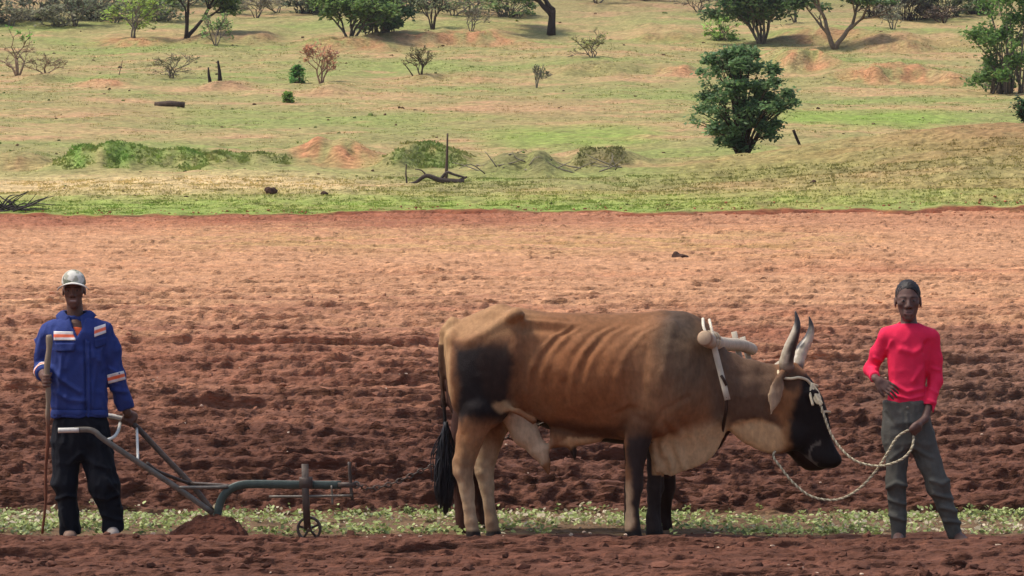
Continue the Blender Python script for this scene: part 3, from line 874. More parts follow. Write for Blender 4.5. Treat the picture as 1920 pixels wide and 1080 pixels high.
    mix(S(8, 8, 9), soft(gauss(px, py, 1529, 753, 9, 8), .8, 1.1) * .95)
    ear = (np.abs(V[:, 1] - Yc) > .125) & (px > 1425) & (px < 1475) & (py > 690) & (py < 800)
    mix(S(176, 150, 122), ear * sstep(700, 745, jy) * .9)
    mix(S(86, 62, 48), ear * (soft(gauss(jx, jy, 1456, 736, 7, 20), .5, 1.2)) * .5)
    # hooves, tail
    mix(S(38, 32, 30), sstep(990, 998, py))
    tail = (px < 846) & (np.abs(V[:, 1] - Yc) < .045) & (py > 645)
    mix(S(70, 46, 34), tail * .9); mix(S(26, 24, 26), tail * sstep(700, 790, py))
    c = c * (1 + .08 * n2 + .08 * n3 + .10 * noise3(V * np.array([1, 1, .3]), 150, 15))[:, None]
    if dark:
        lum = c.mean(1, keepdims=True)
        c = S(60, 36, 28)[None] * (0.55 + 0.8 * np.clip(lum / .25, 0, 1)) * (1 - .55 * front_l[:, None] * 0)
    root = empty('plough_ox', P(1060, 1012) * [1, 1, 0], label, 'ox')
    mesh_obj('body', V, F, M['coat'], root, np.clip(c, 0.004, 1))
    # horns
    for s in (-1, 1):
        if s < 0: pts = [(1478, 700, -.05), (1474, 682, -.085), (1480, 655, -.12), (1490, 628, -.145), (1495, 605, -.15), (1491, 583, -.15)]
        else: pts = [(1490, 700, .05), (1494, 682, .085), (1503, 657, .12), (1515, 637, .14), (1521, 615, .145), (1517, 593, .14)]
        if dark: pts = [(px_ - 2, 700 - (700 - py_) * .42, d_) for px_, py_, d_ in pts]
        Q = catmull([P(*p) for p in pts], 7)
        tt = np.linspace(0, 1, len(Q)); R = np.interp(tt, [0, .2, .45, .7, .9, 1], [.05, .049, .04, .027, .013, .003]) * sq
        R = R * (1 + .03 * np.sin(tt * 60) * (tt < .45))
        mb = MB(); mb.tube(Q, R, 14)
        Vv = np.vstack(mb.V); T = np.repeat(tt, 14)
        hx, hy = proj(Vv); ctr = np.repeat(Q, 14, 0); off = (Vv[:, 0] - ctr[:, 0]) / np.repeat(R, 14)
        nn = noise3(Vv, 22, 8)
        pale = S(188, 174, 150); dk = S(52, 46, 44)
        a = np.clip(sstep(-.5, .1, (off if s < 0 else -off * .5 - .35) + .5 * nn + (T - .5) * .9), 0, 1) * sstep(.12, .3, T)
        a = np.maximum(a, sstep(.68, .85, T + .08 * nn))
        b = 1 - sstep(.1, .26, T + .05 * nn)
        cc = pale * (1 - a[:, None]) + dk * a[:, None]
        cc = cc * (1 - b[:, None]) + S(92, 66, 54) * b[:, None]
        mb.C = [cc]
        mb.build('horn', M['horn'], root)
    # tuft of the tail
    r = np.random.default_rng(3); mb = MB()
    for i in range(280):
        a = P(836 + r.normal(0, 1.5), 790 + r.uniform(0, 90), r.normal(0, .012))
        w = r.normal(0, 1)
        L = r.uniform(.18, .42)
        end_py = min(a[2] - L, 9)
        e = a + np.array([w * .026 - .005, r.normal(0, .03), -L]); e[2] = max(e[2], P(836, 966)[2] + abs(w) * .05)
        m_ = (a + e) / 2 + np.array([w * .016, r.normal(0, .015), .01])
        mb.tube(catmull([a, m_, e], 3), np.linspace(.007, .002, 7), 4, S(*(r.uniform(.7, 1.6) * np.array([22, 21, 24]))))
    mb.build('tail_tuft', M['hair'], root)
    return root, P

ox_near, PN = build_ox(17.95, 'lean brown ox with black thigh patch, black face and pale dewlap')
ox_far, PF = build_ox(18.66, 'dark ox standing hidden behind the lean brown ox', True, ((858, 0), (892, 0)), ((1196, 0), (1262, 0)), 0.965, -8, 0.019)

# ------------------------------------------------------------------ people
def add_head(vol, C, hh, yaw=0.0, tilt=0.0, young=0.0):
    """head of height hh facing the camera (-Y); u to image right, v up, w forward. returns map from world to head space"""
    cy, sy, ct, st = math.cos(yaw), math.sin(yaw), math.cos(tilt), math.sin(tilt)
    Ru = np.array([cy * ct, sy * ct, st]); SU = .9; Rw = np.array([sy, -cy, 0.0]); Rv = np.cross(Rw, Ru) * -1
    Rv = np.array([-cy * st, -sy * st, ct])
    R = np.stack([Ru, Rw, Rv], 1)                      # columns: u, w, v axes
    def W(u, v, w): return C + hh * (Ru * u * SU + Rv * v + Rw * w)
    def E(u, v, w, ru, rv, rw, k, op='add'): vol.ell(W(u, v, w), np.array([ru * SU, rw, rv]) * hh, k * hh, R, op)
    E(0, .14, -.07, .325, .36, .40, .05)
    E(0, -.08, .10, .275, .36, .25, .08)
    E(0, -.32, .13, .19, .17, .20, .08)
    E(0, -.42, .25, .09, .075, .08, .06)
    for s in (-1, 1):
        E(s * .185, -.07, .23, .09, .07, .09, .07)
        vol.cone(W(s * .06, .075, .335 - .02 * young), W(s * .22, .06, .25 - .02 * young), .045 * hh, .04 * hh, .06 * hh)
        E(s * .135, .0, .385 + .012 * young, .085, .05, .075, .05, 'cut')
        E(s * .135, -.005, .295, .065, .05, .055, .02)
        E(s * .065, -.155, .355, .045, .035, .045, .03)
        E(s * .335, -.03, -.03, .04, .12, .085, .02)
        E(s * .36, -.02, -.01, .02, .07, .045, .02, 'cut')
    vol.cone(W(0, .04, .33), W(0, -.135, .415), .035 * hh, .052 * hh, .04 * hh)
    vol.cone(W(-.095, -.255, .315), W(.095, -.255, .315), .032 * hh, .032 * hh, .02 * hh)
    vol.cone(W(-.085, -.315, .315), W(.085, -.315, .315), .038 * hh, .038 * hh, .02 * hh)
    vol.cone(W(-.12, -.284, .365), W(.12, -.284, .365), .010 * hh, .010 * hh, .012 * hh, op='cut')
    def L(V):
        d = (V - C) / hh
        return d @ Ru / SU, d @ Rv, d @ Rw
    return W, L

def skin_paint(V, L, col, lips, smile=False):
    u, v, w = L(V)
    c = np.repeat(col[None], len(V), 0) * (1 + .12 * noise3(V, 18, 5) + .08 * noise3(V, 60, 6))[:, None]
    head = (v > -.5) & (v < .52) & (np.abs(u) < .45) & (w > .2)
    def mix(cc, a):
        nonlocal c
        a = (np.clip(a, 0, 1) * head)[:, None]; c = c * (1 - a) + cc * a
    lp = np.maximum(np.abs(u) / .125, np.abs(v + .285) / .075)
    mix(lips, 1 - sstep(.75, 1.05, np.hypot(u / .13, (v + .285) / .075)))
    mix(S(190, 180, 170) if smile else S(24, 14, 12), (1 - sstep(.7, 1.1, np.hypot(u / (.10 if smile else .12), (v + .286) / (.018 if smile else .012)))) * (.75 if smile else .8))
    for s in (-1, 1):
        e = np.hypot((u - s * .135) / .05, (v + .004) / .017)
        mix(S(120, 110, 104), 1 - sstep(.7, 1.1, e))
        mix(S(10, 8, 8), 1 - sstep(.7, 1.1, np.hypot((u - s * .135), v + .004) / .027))
        mix(S(14, 10, 9), (1 - sstep(.6, 1.1, np.hypot((u - s * .145) / .10, (v - .085 + .25 * (u - s * .12) ** 2) / .02))) * .85)
        mix(S(14, 9, 8), (1 - sstep(.5, 1.1, np.hypot((u - s * .045) / .025, (v + .185) / .016))))
    return np.clip(c, .003, 1)

def grip_hand(vol, c, axis, palm, rs, scale=1.0, thumb=1, wrist=None):
    """closed hand: fingers curl round a bar through c along axis; palm = side on which the palm lies"""
    a = np.array(axis, float); a /= np.linalg.norm(a)
    p = np.array(palm, float); p -= a * (p @ a); p /= np.linalg.norm(p)
    q = np.cross(a, p)
    rf = .0095 * scale; R = rs + rf
    def pt(z, th, r=R): return c + a * z + r * (math.cos(th) * p + math.sin(th) * q)
    for i, (z, rr, stop) in enumerate([(-.030, .92, 3.6), (-.010, 1.0, 3.9), (.010, 1.02, 3.9), (.030, .98, 3.7)]):
        z *= scale
        ths = np.linspace(-.25, stop, 6)
        vol.chain([(pt(z, t_, R + (.006 if k == 0 else 0)), rf * rr * (1.12 if k < 2 else 1.0 if k < 4 else .88)) for k, t_ in enumerate(ths)], .004)
    ths = np.linspace(.3, -2.2, 4) if thumb > 0 else np.linspace(.3, -2.0, 4)
    vol.chain([(pt(.034 * scale + .004 * k, t_, R + .003), rf * (1.25 - .1 * k)) for k, t_ in enumerate(ths)], .005)
    pc = c + p * (R + .012 * scale)
    vol.cone(pc - a * .028 * scale - q * .012, pc + a * .028 * scale - q * .012, .020 * scale, .022 * scale, .012)
    vol.cone(pc - a * .02 * scale + p * .012 - q * .02, pc + a * .022 * scale + p * .012 - q * .02, .019 * scale, .021 * scale, .012)
    if wrist is not None:
        vol.cone(pc - q * .015, wrist, .024 * scale, .025 * scale, .015)

def open_hand(vol, wrist, dirv, nrm, side, scale=1.0):
    """relaxed hand: dirv wrist->fingertips, nrm back-of-hand side, side = towards the thumb"""
    d = np.array(dirv, float); d /= np.linalg.norm(d)
    n = np.array(nrm, float); n -= d * (n @ d); n /= np.linalg.norm(n)
    s = np.cross(n, d) * side
    W = np.array(wrist, float)
    vol.cone(W, W + d * .03 * scale, .024 * scale, .026 * scale, .015)
    for k in (-1, -.33, .33, 1):
        vol.cone(W + d * .025 * scale + s * k * .012 * scale, W + d * .085 * scale + s * k * .03 * scale, .016 * scale, .0125 * scale, .012)
    for k, ln, r in ((-1, .068, .0082), (-.33, .083, .0092), (.33, .088, .0095), (1, .08, .0092)):
        b = W + d * .088 * scale + s * k * .0315 * scale
        dd = d + s * k * .09
        p1 = b + dd * ln * .45 * scale + n * .004; p2 = b + dd * ln * .75 * scale - n * .008 * scale; p3 = b + dd * ln * scale - n * .022 * scale
        vol.chain([(b, r * scale * 1.1), (p1, r * scale), (p2, r * scale * .92), (p3, r * scale * .8)], .003)
    b = W + d * .03 * scale + s * .022 * scale
    vol.chain([(b, .015 * scale), (b + d * .03 * scale + s * .022 * scale - n * .008, .0125 * scale), (b + d * .058 * scale + s * .032 * scale - n * .014, .0105 * scale), (b + d * .08 * scale + s * .036 * scale - n * .02, .008 * scale)], .005)

def cloth_relief(V, N, amp, seed, stretch=(1, 1, .55)):
    Q = V * np.array(stretch)
    r = 1 - np.abs(noise3(Q, 13, seed)) * 2
    r2 = 1 - np.abs(noise3(Q + 3.3, 27, seed + 1)) * 2
    return V + N * (amp * (.65 * r + .35 * r2 - .3))[:, None]

def fold_lines(V, N, lines, proj_s=1.0):
    """sharp folds traced on the cloth facing the camera: (points, width px, height m)"""
    px, py = proj(V); d_all = np.zeros(len(V))
    for pts, w, a in lines:
        pts = np.array(pts, float); d = np.full(len(V), 1e9)
        for p, q in zip(pts[:-1], pts[1:]):
            e = q - p; t_ = np.clip(((px - p[0]) * e[0] + (py - p[1]) * e[1]) / (e @ e), 0, 1)
            d = np.minimum(d, np.hypot(px - p[0] - t_ * e[0], py - p[1] - t_ * e[1]))
        d_all += 1.5 * a * np.exp(-(d / w) ** 2) * sstep(.0, .35, -N[:, 1])
    return V + N * d_all[:, None]

def shade(V, col, seed, amt=.08):
    return np.repeat(np.asarray(col)[None], len(V), 0) * (1 + amt * noise3(V, 8, seed) + amt * .7 * noise3(V, 30, seed + 1))[:, None]

# ---- the ploughman
YM = 18.0
def PM(px, py, dy=0.0): return at(px, py, YM + dy)
man = empty('person', PM(160, 1010) * [1, 1, 0], 'person in blue work jacket and white cap holding a tall stick and plough handle', 'person')
lo, hi = PM(40, 1025, -.45), PM(275, 495, .45); lo[1] = YM - .42; hi[1] = YM + .36
b = Vol(lo, hi, 0.0058)
HC_M = PM(138.5, 545, -.01); HH_M = .238
W_M, L_M = add_head(b, HC_M, HH_M, 0.06, 0.03)
b.cone(PM(139, 560, .045), PM(142, 606, .04), .050, .056, .018)
b.loft_z([(PM(0, py)[2], PM(l, py)[0], PM(r, py)[0], YM + .02, d) for py, l, r, d in [(604, 114, 172, .066), (618, 98, 190, .08), (660, 104, 184, .085), (720, 108, 186, .085), (780, 110, 190, .09), (845, 112, 192, .085)]], .05)
b.chain([(PM(96, 622, .02), .035), (PM(82, 690, .06), .034), (PM(83, 702, -.12), .03), (PM(85, 707, -.18), .026)], .03)
b.chain([(PM(188, 622, .02), .035), (PM(214, 700, .06), .034), (PM(238, 772, .14), .028)], .03)
b.chain([(PM(125, 830), .08), (PM(124, 905, -.03), .055), (PM(131, 995, .01), .042)], .04)
b.chain([(PM(176, 830), .08), (PM(197, 915, -.05), .06), (PM(211, 988, 0), .042)], .04)
STK = np.array([PM(92, 628, -.20), PM(91, 665, -.215), PM(89, 712, -.225), PM(91, 760, -.215), PM(90, 800, -.21), PM(88, 868, -.2), PM(86, 930, -.18), PM(81, 1000, -.14)])
grip_hand(b, PM(89, 714, -.225), STK[0] - STK[4], np.array([-.75, .8, 0]), .011, 1.08, wrist=PM(83, 705, -.17))
HR = np.array([PM(196, 779, .21), PM(228, 784, .21), PM(247, 793, .21)])
grip_hand(b, PM(240, 789, .21), HR[2] - HR[1], np.array([0, -.25, 1.0]), .014, 1.05, wrist=PM(239, 774, .17))
V, F = b.mesh(2)
mesh_obj('body', V, F, M['skin'], man, skin_paint(V, L_M, S(98, 70, 58), S(126, 88, 76), True))
# jacket
j = Vol(lo, hi, 0.0072)
j.loft_z([(PM(0, py)[2], PM(l, py)[0], PM(r, py)[0], YM + .02, d) for py, l, r, d in [(592, 122, 166, .062), (599, 108, 178, .08), (606, 94, 192, .095), (617, 85, 200, .115), (640, 88, 200, .13), (680, 93, 199, .135), (720, 95, 199, .13), (760, 96, 200, .13), (783, 96, 203, .132)]], .02, 2.4)
j.chain([(PM(94, 620, .02), .063), (PM(80, 655, .05), .062), (PM(79, 690, .07), .058)], .04)
j.chain([(PM(79, 690, .07), .058), (PM(82, 700, -.10), .050)], .03)
j.chain([(PM(190, 619, .02), .065), (PM(205, 655, .05), .066), (PM(215, 702, .07), .060)], .045)
j.cone(PM(215, 702, .07), PM(237, 768, .14), .060, .058, .03, ends=False)
j.plane(PM(237, 766, .14), (.24, .1, -.95), lo=PM(208, 800, 0), hi=PM(275, 745, .4) + [0, .1, 0])
j.plane(PM(82, 700, -.12), (0, -1, -.1), lo=PM(55, 735, -.25), hi=PM(92, 680, -.08))
j.plane(PM(150, 782, 0), (0.02, 0, -1))
# open neck: a V
sl, X_, Y_, Z_ = j.blk(PM(110, 645, -.3), PM(180, 575, .1))
vx = PM(150, 634)[0]; vz = PM(150, 634)[2]
d = np.maximum(np.abs(X_ - (vx - (Z_ - vz) * .06)) - (Z_ - vz) * .42, Y_ - (YM - .02)) + 0 * Z_
j.put(sl, d, .006, 'cut')
V, F = j.mesh(2); N = normals(V, F)
V = cloth_relief(V, N, .013, 21)
V = fold_lines(V, N, [([(100, 690), (120, 715), (150, 735)], 5, .010), ([(105, 735), (130, 750), (160, 752)], 5, .009), ([(118, 660), (112, 720), (108, 780)], 4, .007), ([(190, 650), (178, 700), (172, 760)], 4, .008),
    ([(205, 690), (222, 700)], 3, .009), ([(203, 705), (226, 716)], 3, -.008), ([(210, 730), (236, 735)], 4, .008), ([(162, 640), (165, 700), (166, 783)], 2.2, .007), ([(158, 640), (161, 700), (162, 783)], 2, -.007),
    ([(96, 768), (150, 772), (202, 768)], 3, -.006), ([(140, 640), (125, 690)], 6, .006), ([(175, 660), (192, 690)], 6, .006)])
blue = S(50, 64, 120)
px, py = proj(V)
N = normals(V, F)
jk = mesh_obj('jacket', V, F, M['cloth'], man, shade(V, blue, 31))
jdata = (V, F, N, px, py)
def decal(mask, quad, nu, nv, off, name, mat, colf):
    """strip of cloth sewn on the jacket: its outline is straight, its depth follows the jacket"""
    vx, vy, vd = px[mask], py[mask], V[mask][:, 1]
    G = np.zeros((nu, nv, 3)); C = np.zeros((nu, nv, 3))
    TL, TR, BR, BL = [np.array(c, float) for c in quad]
    for i, u in enumerate(np.linspace(0, 1, nu)):
        for k, v in enumerate(np.linspace(0, 1, nv)):
            q = (TL * (1 - u) + TR * u) * (1 - v) + (BL * (1 - u) + BR * u) * v
            w = np.exp(-((vx - q[0]) ** 2 + (vy - q[1]) ** 2) / 12.0) + 1e-12
            G[i, k] = at(q[0], q[1], (w * vd).sum() / w.sum() - off); C[i, k] = colf(u, v)
    mb = MB(); mb.slab(G, .003, C)
    return mb.build(name, mat, jk)
front = N[:, 1] < -.1
tape = lambda u, v: S(240, 112, 72) if .3 < v < .72 else S(226, 220, 214)
chest = front & (V[:, 1] < YM)
decal(chest & (px > 92) & (px < 150), [(101, 621), (142, 622), (142, 638), (101, 638)], 14, 12, .008, 'reflective_stripe', M['tape'], tape)
decal(chest & (px > 165) & (px < 206), [(177, 614), (198, 607), (199, 624), (177, 632)], 9, 12, .008, 'reflective_stripe', M['tape'], tape)
decal(front & (px > 199), [(201, 703), (232, 695), (236, 711), (203, 720)], 12, 12, .008, 'reflective_stripe', M['tape'], tape)
v4 = V[:, 1]
m4 = (px < 90) & (v4 < YM - .045) & (v4 > YM - .105) & (py > 672) & (py < 735)
pv, pf, ids = patch(V, F, N, m4, .0045)
t_ = (v4[ids] - (YM - .105)) / .06
mesh_obj('reflective_stripe', pv, pf, M['tape'], jk, np.where(((t_ > .30) & (t_ < .72))[:, None], S(240, 112, 72), S(226, 220, 214)))
dkb = lambda u, v: blue * (.72 + .2 * (v < .8))
decal(chest & (px > 92) & (px < 152), [(103, 643), (142, 643), (140, 659), (105, 660)], 12, 6, .010, 'pocket_flap', M['cloth'], dkb)
decal(chest & (px > 165) & (px < 206), [(177, 637), (199, 632), (199, 647), (179, 653)], 9, 6, .010, 'pocket_flap', M['cloth'], dkb)
decal(chest & (px > 150) & (px < 182), [(161, 640), (168, 640), (170, 779), (163, 779)], 4, 40, .007, 'front_placket', M['cloth'], lambda u, v: blue * (.8 if u < .5 else 1.05))
decal(front & (V[:, 1] < YM) & (px > 90), [(99, 769), (199, 769), (199, 780), (99, 780)], 40, 4, .006, 'waistband', M['cloth'], lambda u, v: blue * .88)
# collar
mb = MB(); NU = 30; G = np.zeros((NU, 5, 3))
for i, th in enumerate(np.linspace(math.radians(28), math.radians(332), NU)):
    e = min(th, 2 * math.pi - th)
    lapel = max(0, 1 - (e - .45) / .9)
    for k, s_ in enumerate(np.linspace(0, 1, 5)):
        r = .068 + .030 * s_ + .02 * s_ * s_
        x = math.sin(th) * r * 1.12; y = -math.cos(th) * r * .95
        z = .044 - .06 * s_ * s_ + .03 * s_ * (1 - lapel) - .05 * s_ * lapel - .035 * lapel
        G[i, k] = PM(143, 596, .025) + np.array([x, y - .015 * lapel, z])
mb.slab(G, .006, shade(np.vstack([G.reshape(-1, 3)]), blue * 1.02, 41)[:])
mb.C = [shade(np.vstack(mb.V), blue, 41)]
mb.build('collar', M['cloth'], jk)
# orange shirt under the jacket
u_ = Vol(lo, hi, 0.008)
u_.loft_z([(PM(0, py_)[2], PM(l, py_)[0], PM(r, py_)[0], YM + .02, d) for py_, l, r, d in [(613, 116, 172, .08), (630, 108, 182, .094), (700, 112, 182, .09)]], .02)
V2, F2 = u_.mesh(2)
mesh_obj('undershirt', V2, F2, M['cotton'], man, shade(V2, S(226, 104, 66), 43))
# trousers
q = Vol(lo, hi, 0.0085)
q.loft_z([(PM(0, py_)[2], PM(l, py_)[0], PM(r, py_)[0], YM + .02, d) for py_, l, r, d in [(765, 106, 192, .10), (785, 101, 199, .117), (805, 99, 203, .128), (835, 101, 207, .125), (862, 106, 210, .11)]], .03)
q.chain([(PM(126, 835, .01), .098), (PM(122, 905, -.02), .078), (PM(130, 960, .0), .066)], .035)
q.cone(PM(130, 960, 0), PM(132.5, 1002, 0), .066, .066, .02, ends=True)
q.chain([(PM(178, 835, .01), .102), (PM(196, 912, -.05), .090), (PM(208, 955, -.02), .072)], .035)
q.cone(PM(208, 955, -.02), PM(212, 995, 0), .072, .068, .02, ends=True)
V2, F2 = q.mesh(2); N2 = normals(V2, F2)
V2 = cloth_relief(V2, N2, .016, 51)
V2 = fold_lines(V2, N2, [([(108, 935), (125, 928), (140, 932)], 4, .012), ([(118, 955), (125, 985)], 4, .012), ([(180, 930), (200, 935), (222, 925)], 4, .012), ([(200, 900), (215, 920), (222, 945)], 4, .012), ([(150, 850), (130, 870)], 4, .009), ([(155, 850), (180, 872), (205, 880)], 4, .009), ([(122, 790), (120, 830)], 4, .008), ([(196, 965), (226, 975)], 4, .01)])
mesh_obj('trousers', V2, F2, M['cloth'], man, shade(V2, S(24, 25, 31), 53, .12))
# shoes
for (sx, sy, dd) in ((132, 1003, 0), (212, 997, 0)):
    sv = Vol(PM(sx - 25, sy + 20, 0) - [0, .22, .02], PM(sx + 25, sy - 30, 0) + [0, .15, 0], .006)
    sv.chain([(PM(sx - 1, sy - 2, .05), .042), (PM(sx, sy + 1, -.04), .040), (PM(sx + 1, sy + 4, -.13), .036)], .02)
    V2, F2 = sv.mesh(2)
    mesh_obj('shoe', V2, F2, M['cloth'], man, shade(V2, S(128, 104, 90) if sx < 150 else S(176, 160, 146), 57))
# cap
cv = Vol(W_M(-.6, 0, -.65) - [0, .4, 0], W_M(.6, .75, .2) + [0, .4, 0], .005)
cv.ell(W_M(0, .20, -.06), np.array([.325, .42, .37]) * HH_M, .01)
cv.ell(W_M(0, .30, .10), np.array([.25, .26, .22]) * HH_M, .04)
cv.plane(W_M(0, .17, 0), (0, 0, -1))
V2, F2 = cv.mesh(1)
n1, n2 = noise3(V2, 22, 61), noise3(V2, 40, 62)
cc = np.where((n1 > .05)[:, None], S(112, 116, 100), np.where((n2 > .1)[:, None], S(158, 158, 142), S(206, 204, 192)))
cp = mesh_obj('cap', V2, F2, M['cap'], man, cc)
G = np.zeros((15, 7, 3))
for i, th in enumerate(np.linspace(-1.12, 1.12, 15)):
    for k, s_ in enumerate(np.linspace(0, 1, 7)):
        r = .34 + .33 * s_ * math.cos(th * .75)
        G[i, k] = W_M(math.sin(th) * (r * .88 + .04), .22 - .04 * s_ - .20 * (math.sin(th) ** 2) * (.4 + .6 * s_), math.cos(th) * (r + .05) - .03)
mb = MB(); mb.slab(G, .006)
mb.C = [np.where((noise3(np.vstack(mb.V), 30, 63) > .35)[:, None], S(170, 168, 152), S(222, 218, 206))]
mb.build('visor', M['cap'], cp)
# the stick he holds
mb = MB(); Q = catmull(STK, 8)
tt = np.linspace(0, 1, len(Q)); Q[:, 0] += .004 * np.sin(tt * 23)
cc = S(128, 112, 94)[None] * (1 - sstep(.45, .6, tt))[:, None] + S(112, 66, 46)[None] * sstep(.45, .6, tt)[:, None]
mb.tube(Q, np.interp(tt, [0, .02, .35, .6, 1], [.017, .021, .017, .012, .008]) * (1 + .1 * np.sin(tt * 40)), 8, cc)
tag(mb.build('walking_stick', M['wood'], None, loc=STK[-1]), 'tall bare wooden stick upright in the fist of the blue-jacketed person', 'stick')

# ---- the boy leading the oxen
YB = 17.85
def PB(px, py, dy=0.0): return at(px, py, YB + dy)
boy = empty('person', PB(1725, 1012) * [1, 1, 0], 'person in red long-sleeved shirt and dark trousers holding the lead rope', 'person')
lo, hi = PB(1605, 1040, 0), PB(1840, 510, 0); lo[1] = YB - .4; hi[1] = YB + .32
b = Vol(lo, hi, 0.0058)
HC_B = PB(1702.5, 564, -.005); HH_B = .272
W_B, L_B = add_head(b, HC_B, HH_B, -0.10, 0.0, 1.0)
b.cone(PB(1703, 585, .045), PB(1705, 618, .035), .048, .055, .018)
b.loft_z([(PB(0, py)[2], PB(l, py)[0], PB(r, py)[0], YB + .02, d) for py, l, r, d in [(612, 1684, 1726, .05), (626, 1672, 1740, .062), (660, 1678, 1730, .065), (720, 1680, 1724, .062), (745, 1675, 1726, .075), (756, 1669, 1731, .088), (830, 1672, 1738, .075)]], .04)
b.chain([(PB(1664, 630, .02), .034), (PB(1634, 694, .10), .026), (PB(1641, 709, -.07), .025)], .025)
b.chain([(PB(1745, 634, .02), .034), (PB(1754, 715, .03), .026), (PB(1735, 784, -.09), .025)], .025)
b.chain([(PB(1684, 815), .07), (PB(1680, 908, -.02), .045), (PB(1684, 1000, .02), .034)], .035)
b.chain([(PB(1726, 815), .07), (PB(1757, 910, -.03), .047), (PB(1791, 1000, .01), .034)], .035)
open_hand(b, PB(1641, 710, -.10), np.array([.80, -.28, -.56]), np.array([0.1, -1, .35]), -1, 1.02)
ROPE_HAND = PB(1716, 806, -.135)
grip_hand(b, ROPE_HAND, np.array([.75, .1, .66]), np.array([.35, -.8, .5]), .012, .95, wrist=PB(1733, 786, -.10))
# bare feet
for (x, y, ex, ey, de) in ((1684, 1004, 1683, 1016, -.17), (1792, 1004, 1812, 1019, -.14)):
    A = PB(x, y, .02); B = PB(ex, ey, de)
    b.chain([(A, .036), ((A + B) / 2, .032), (B, .030)], .02)
    b.cone(A + [0, .03, -.02], A + [0, .0, -.03], .028, .03, .02)
    sd = np.cross(B - A, [0, 0, 1.0]); sd /= np.linalg.norm(sd); fd = (B - A) / np.linalg.norm(B - A)
    for k, r in zip((-1, -.5, 0, .5, 1), (.013, .0115, .011, .010, .009)):
        b.cone(B + sd * k * .028, B + sd * k * .032 + fd * (.045 - .008 * (k + 1)) - [0, 0, .008], r, r * .9, .005)
V, F = b.mesh(2)
c = skin_paint(V, L_B, S(94, 70, 62), S(122, 90, 84))
fp = proj(V)[1]
ft = sstep(1006, 1016, fp)[:, None]
c = c * (1 - ft * .7) + S(150, 122, 104) * ft * .7
mesh_obj('body', V, F, M['skin'], boy, c)
# hair
hv = Vol(W_B(-.5, -.2, 0) - [0, .2, 0], W_B(.5, .62, 0) + [0, .2, 0], .005)
hv.ell(W_B(0, .15, -.075), np.array([.300, .418, .368]) * HH_B, .01)
hv.ell(W_B(0, .03, .34), np.array([.245, .30, .24]) * HH_B, .015, op='cut')
hv.plane(W_B(0, .04, 0), (0, 0, -1))
for s in (-1, 1): hv.ell(W_B(s * .36, -.06, .12), np.array([.1, .16, .14]) * HH_B, .01, op='cut')
V2, F2 = hv.mesh(1); V2 = V2 + normals(V2, F2) * (.003 * noise3(V2, 120, 71))[:, None]
mesh_obj('hair', V2, F2, M['hair'], boy, shade(V2, S(36, 30, 29), 72, .3))
# shirt
j = Vol(lo, hi, 0.0072)
j.loft_z([(PB(0, py)[2], PB(l, py)[0], PB(r, py)[0], YB + .02, d) for py, l, r, d in [(607, 1683, 1727, .062), (613, 1669, 1742, .072), (622, 1659, 1752, .085), (650, 1663, 1746, .1), (690, 1666, 1740, .1), (725, 1668, 1735, .095), (757, 1664, 1736, .1)]], .015, 2.3)
j.chain([(PB(1663, 628, .02), .052), (PB(1646, 662, .07), .047), (PB(1633, 693, .11), .043)], .03)
j.cone(PB(1633, 693, .11), PB(1640, 708, -.06), .043, .035, .025, ends=False)
j.plane(PB(1640, 708, -.055), (.05, -1, -.1), lo=PB(1618, 735, -.14), hi=PB(1656, 690, -.03))
j.chain([(PB(1746, 633, .02), .053), (PB(1752, 672, .04), .047), (PB(1754, 715, .03), .044)], .03)
j.cone(PB(1754, 715, .03), PB(1737, 779, -.085), .044, .034, .025)
j.plane(PB(1737, 778, -.085), (-.25, -.42, -.87), lo=PB(1710, 812, -.25), hi=PB(1762, 760, .05))
j.plane(PB(1700, 756, 0), (-.03, 0, -1), lo=PB(1655, 790, -.2), hi=PB(1733, 730, .2))
V, F = j.mesh(2); N = normals(V, F)
V = cloth_relief(V, N, .006, 81)
V = fold_lines(V, N, [([(1672, 640), (1664, 655)], 4, .007), ([(1690, 655), (1712, 662), (1730, 652)], 6, .008), ([(1740, 640), (1730, 660)], 4, -.007), ([(1675, 720), (1700, 735), (1728, 728)], 4, .008), ([(1672, 740), (1705, 748), (1730, 742)], 3, .007), ([(1728, 690), (1712, 715)], 4, .007), ([(1748, 690), (1760, 694)], 3, .007), ([(1744, 730), (1756, 738)], 3, .007), ([(1740, 750), (1752, 756)], 3, .007), ([(1640, 670), (1652, 676)], 3, .007), ([(1630, 690), (1644, 690)], 3, .006), ([(1735, 645), (1738, 720)], 4, -.008)])
sh = mesh_obj('shirt', V, F, M['cotton'], boy, shade(V, S(224, 44, 80), 83, .05))
mb = MB()
ring = np.array([PB(1704, 608 - 0.5, .025) + np.array([math.sin(t_) * .066, -math.cos(t_) * .062, -.010 * math.cos(t_)]) for t_ in np.linspace(0, 2 * math.pi, 33)])
mb.tube(ring, .007, 8, S(214, 30, 70)); mb.build('neckband', M['cotton'], sh)
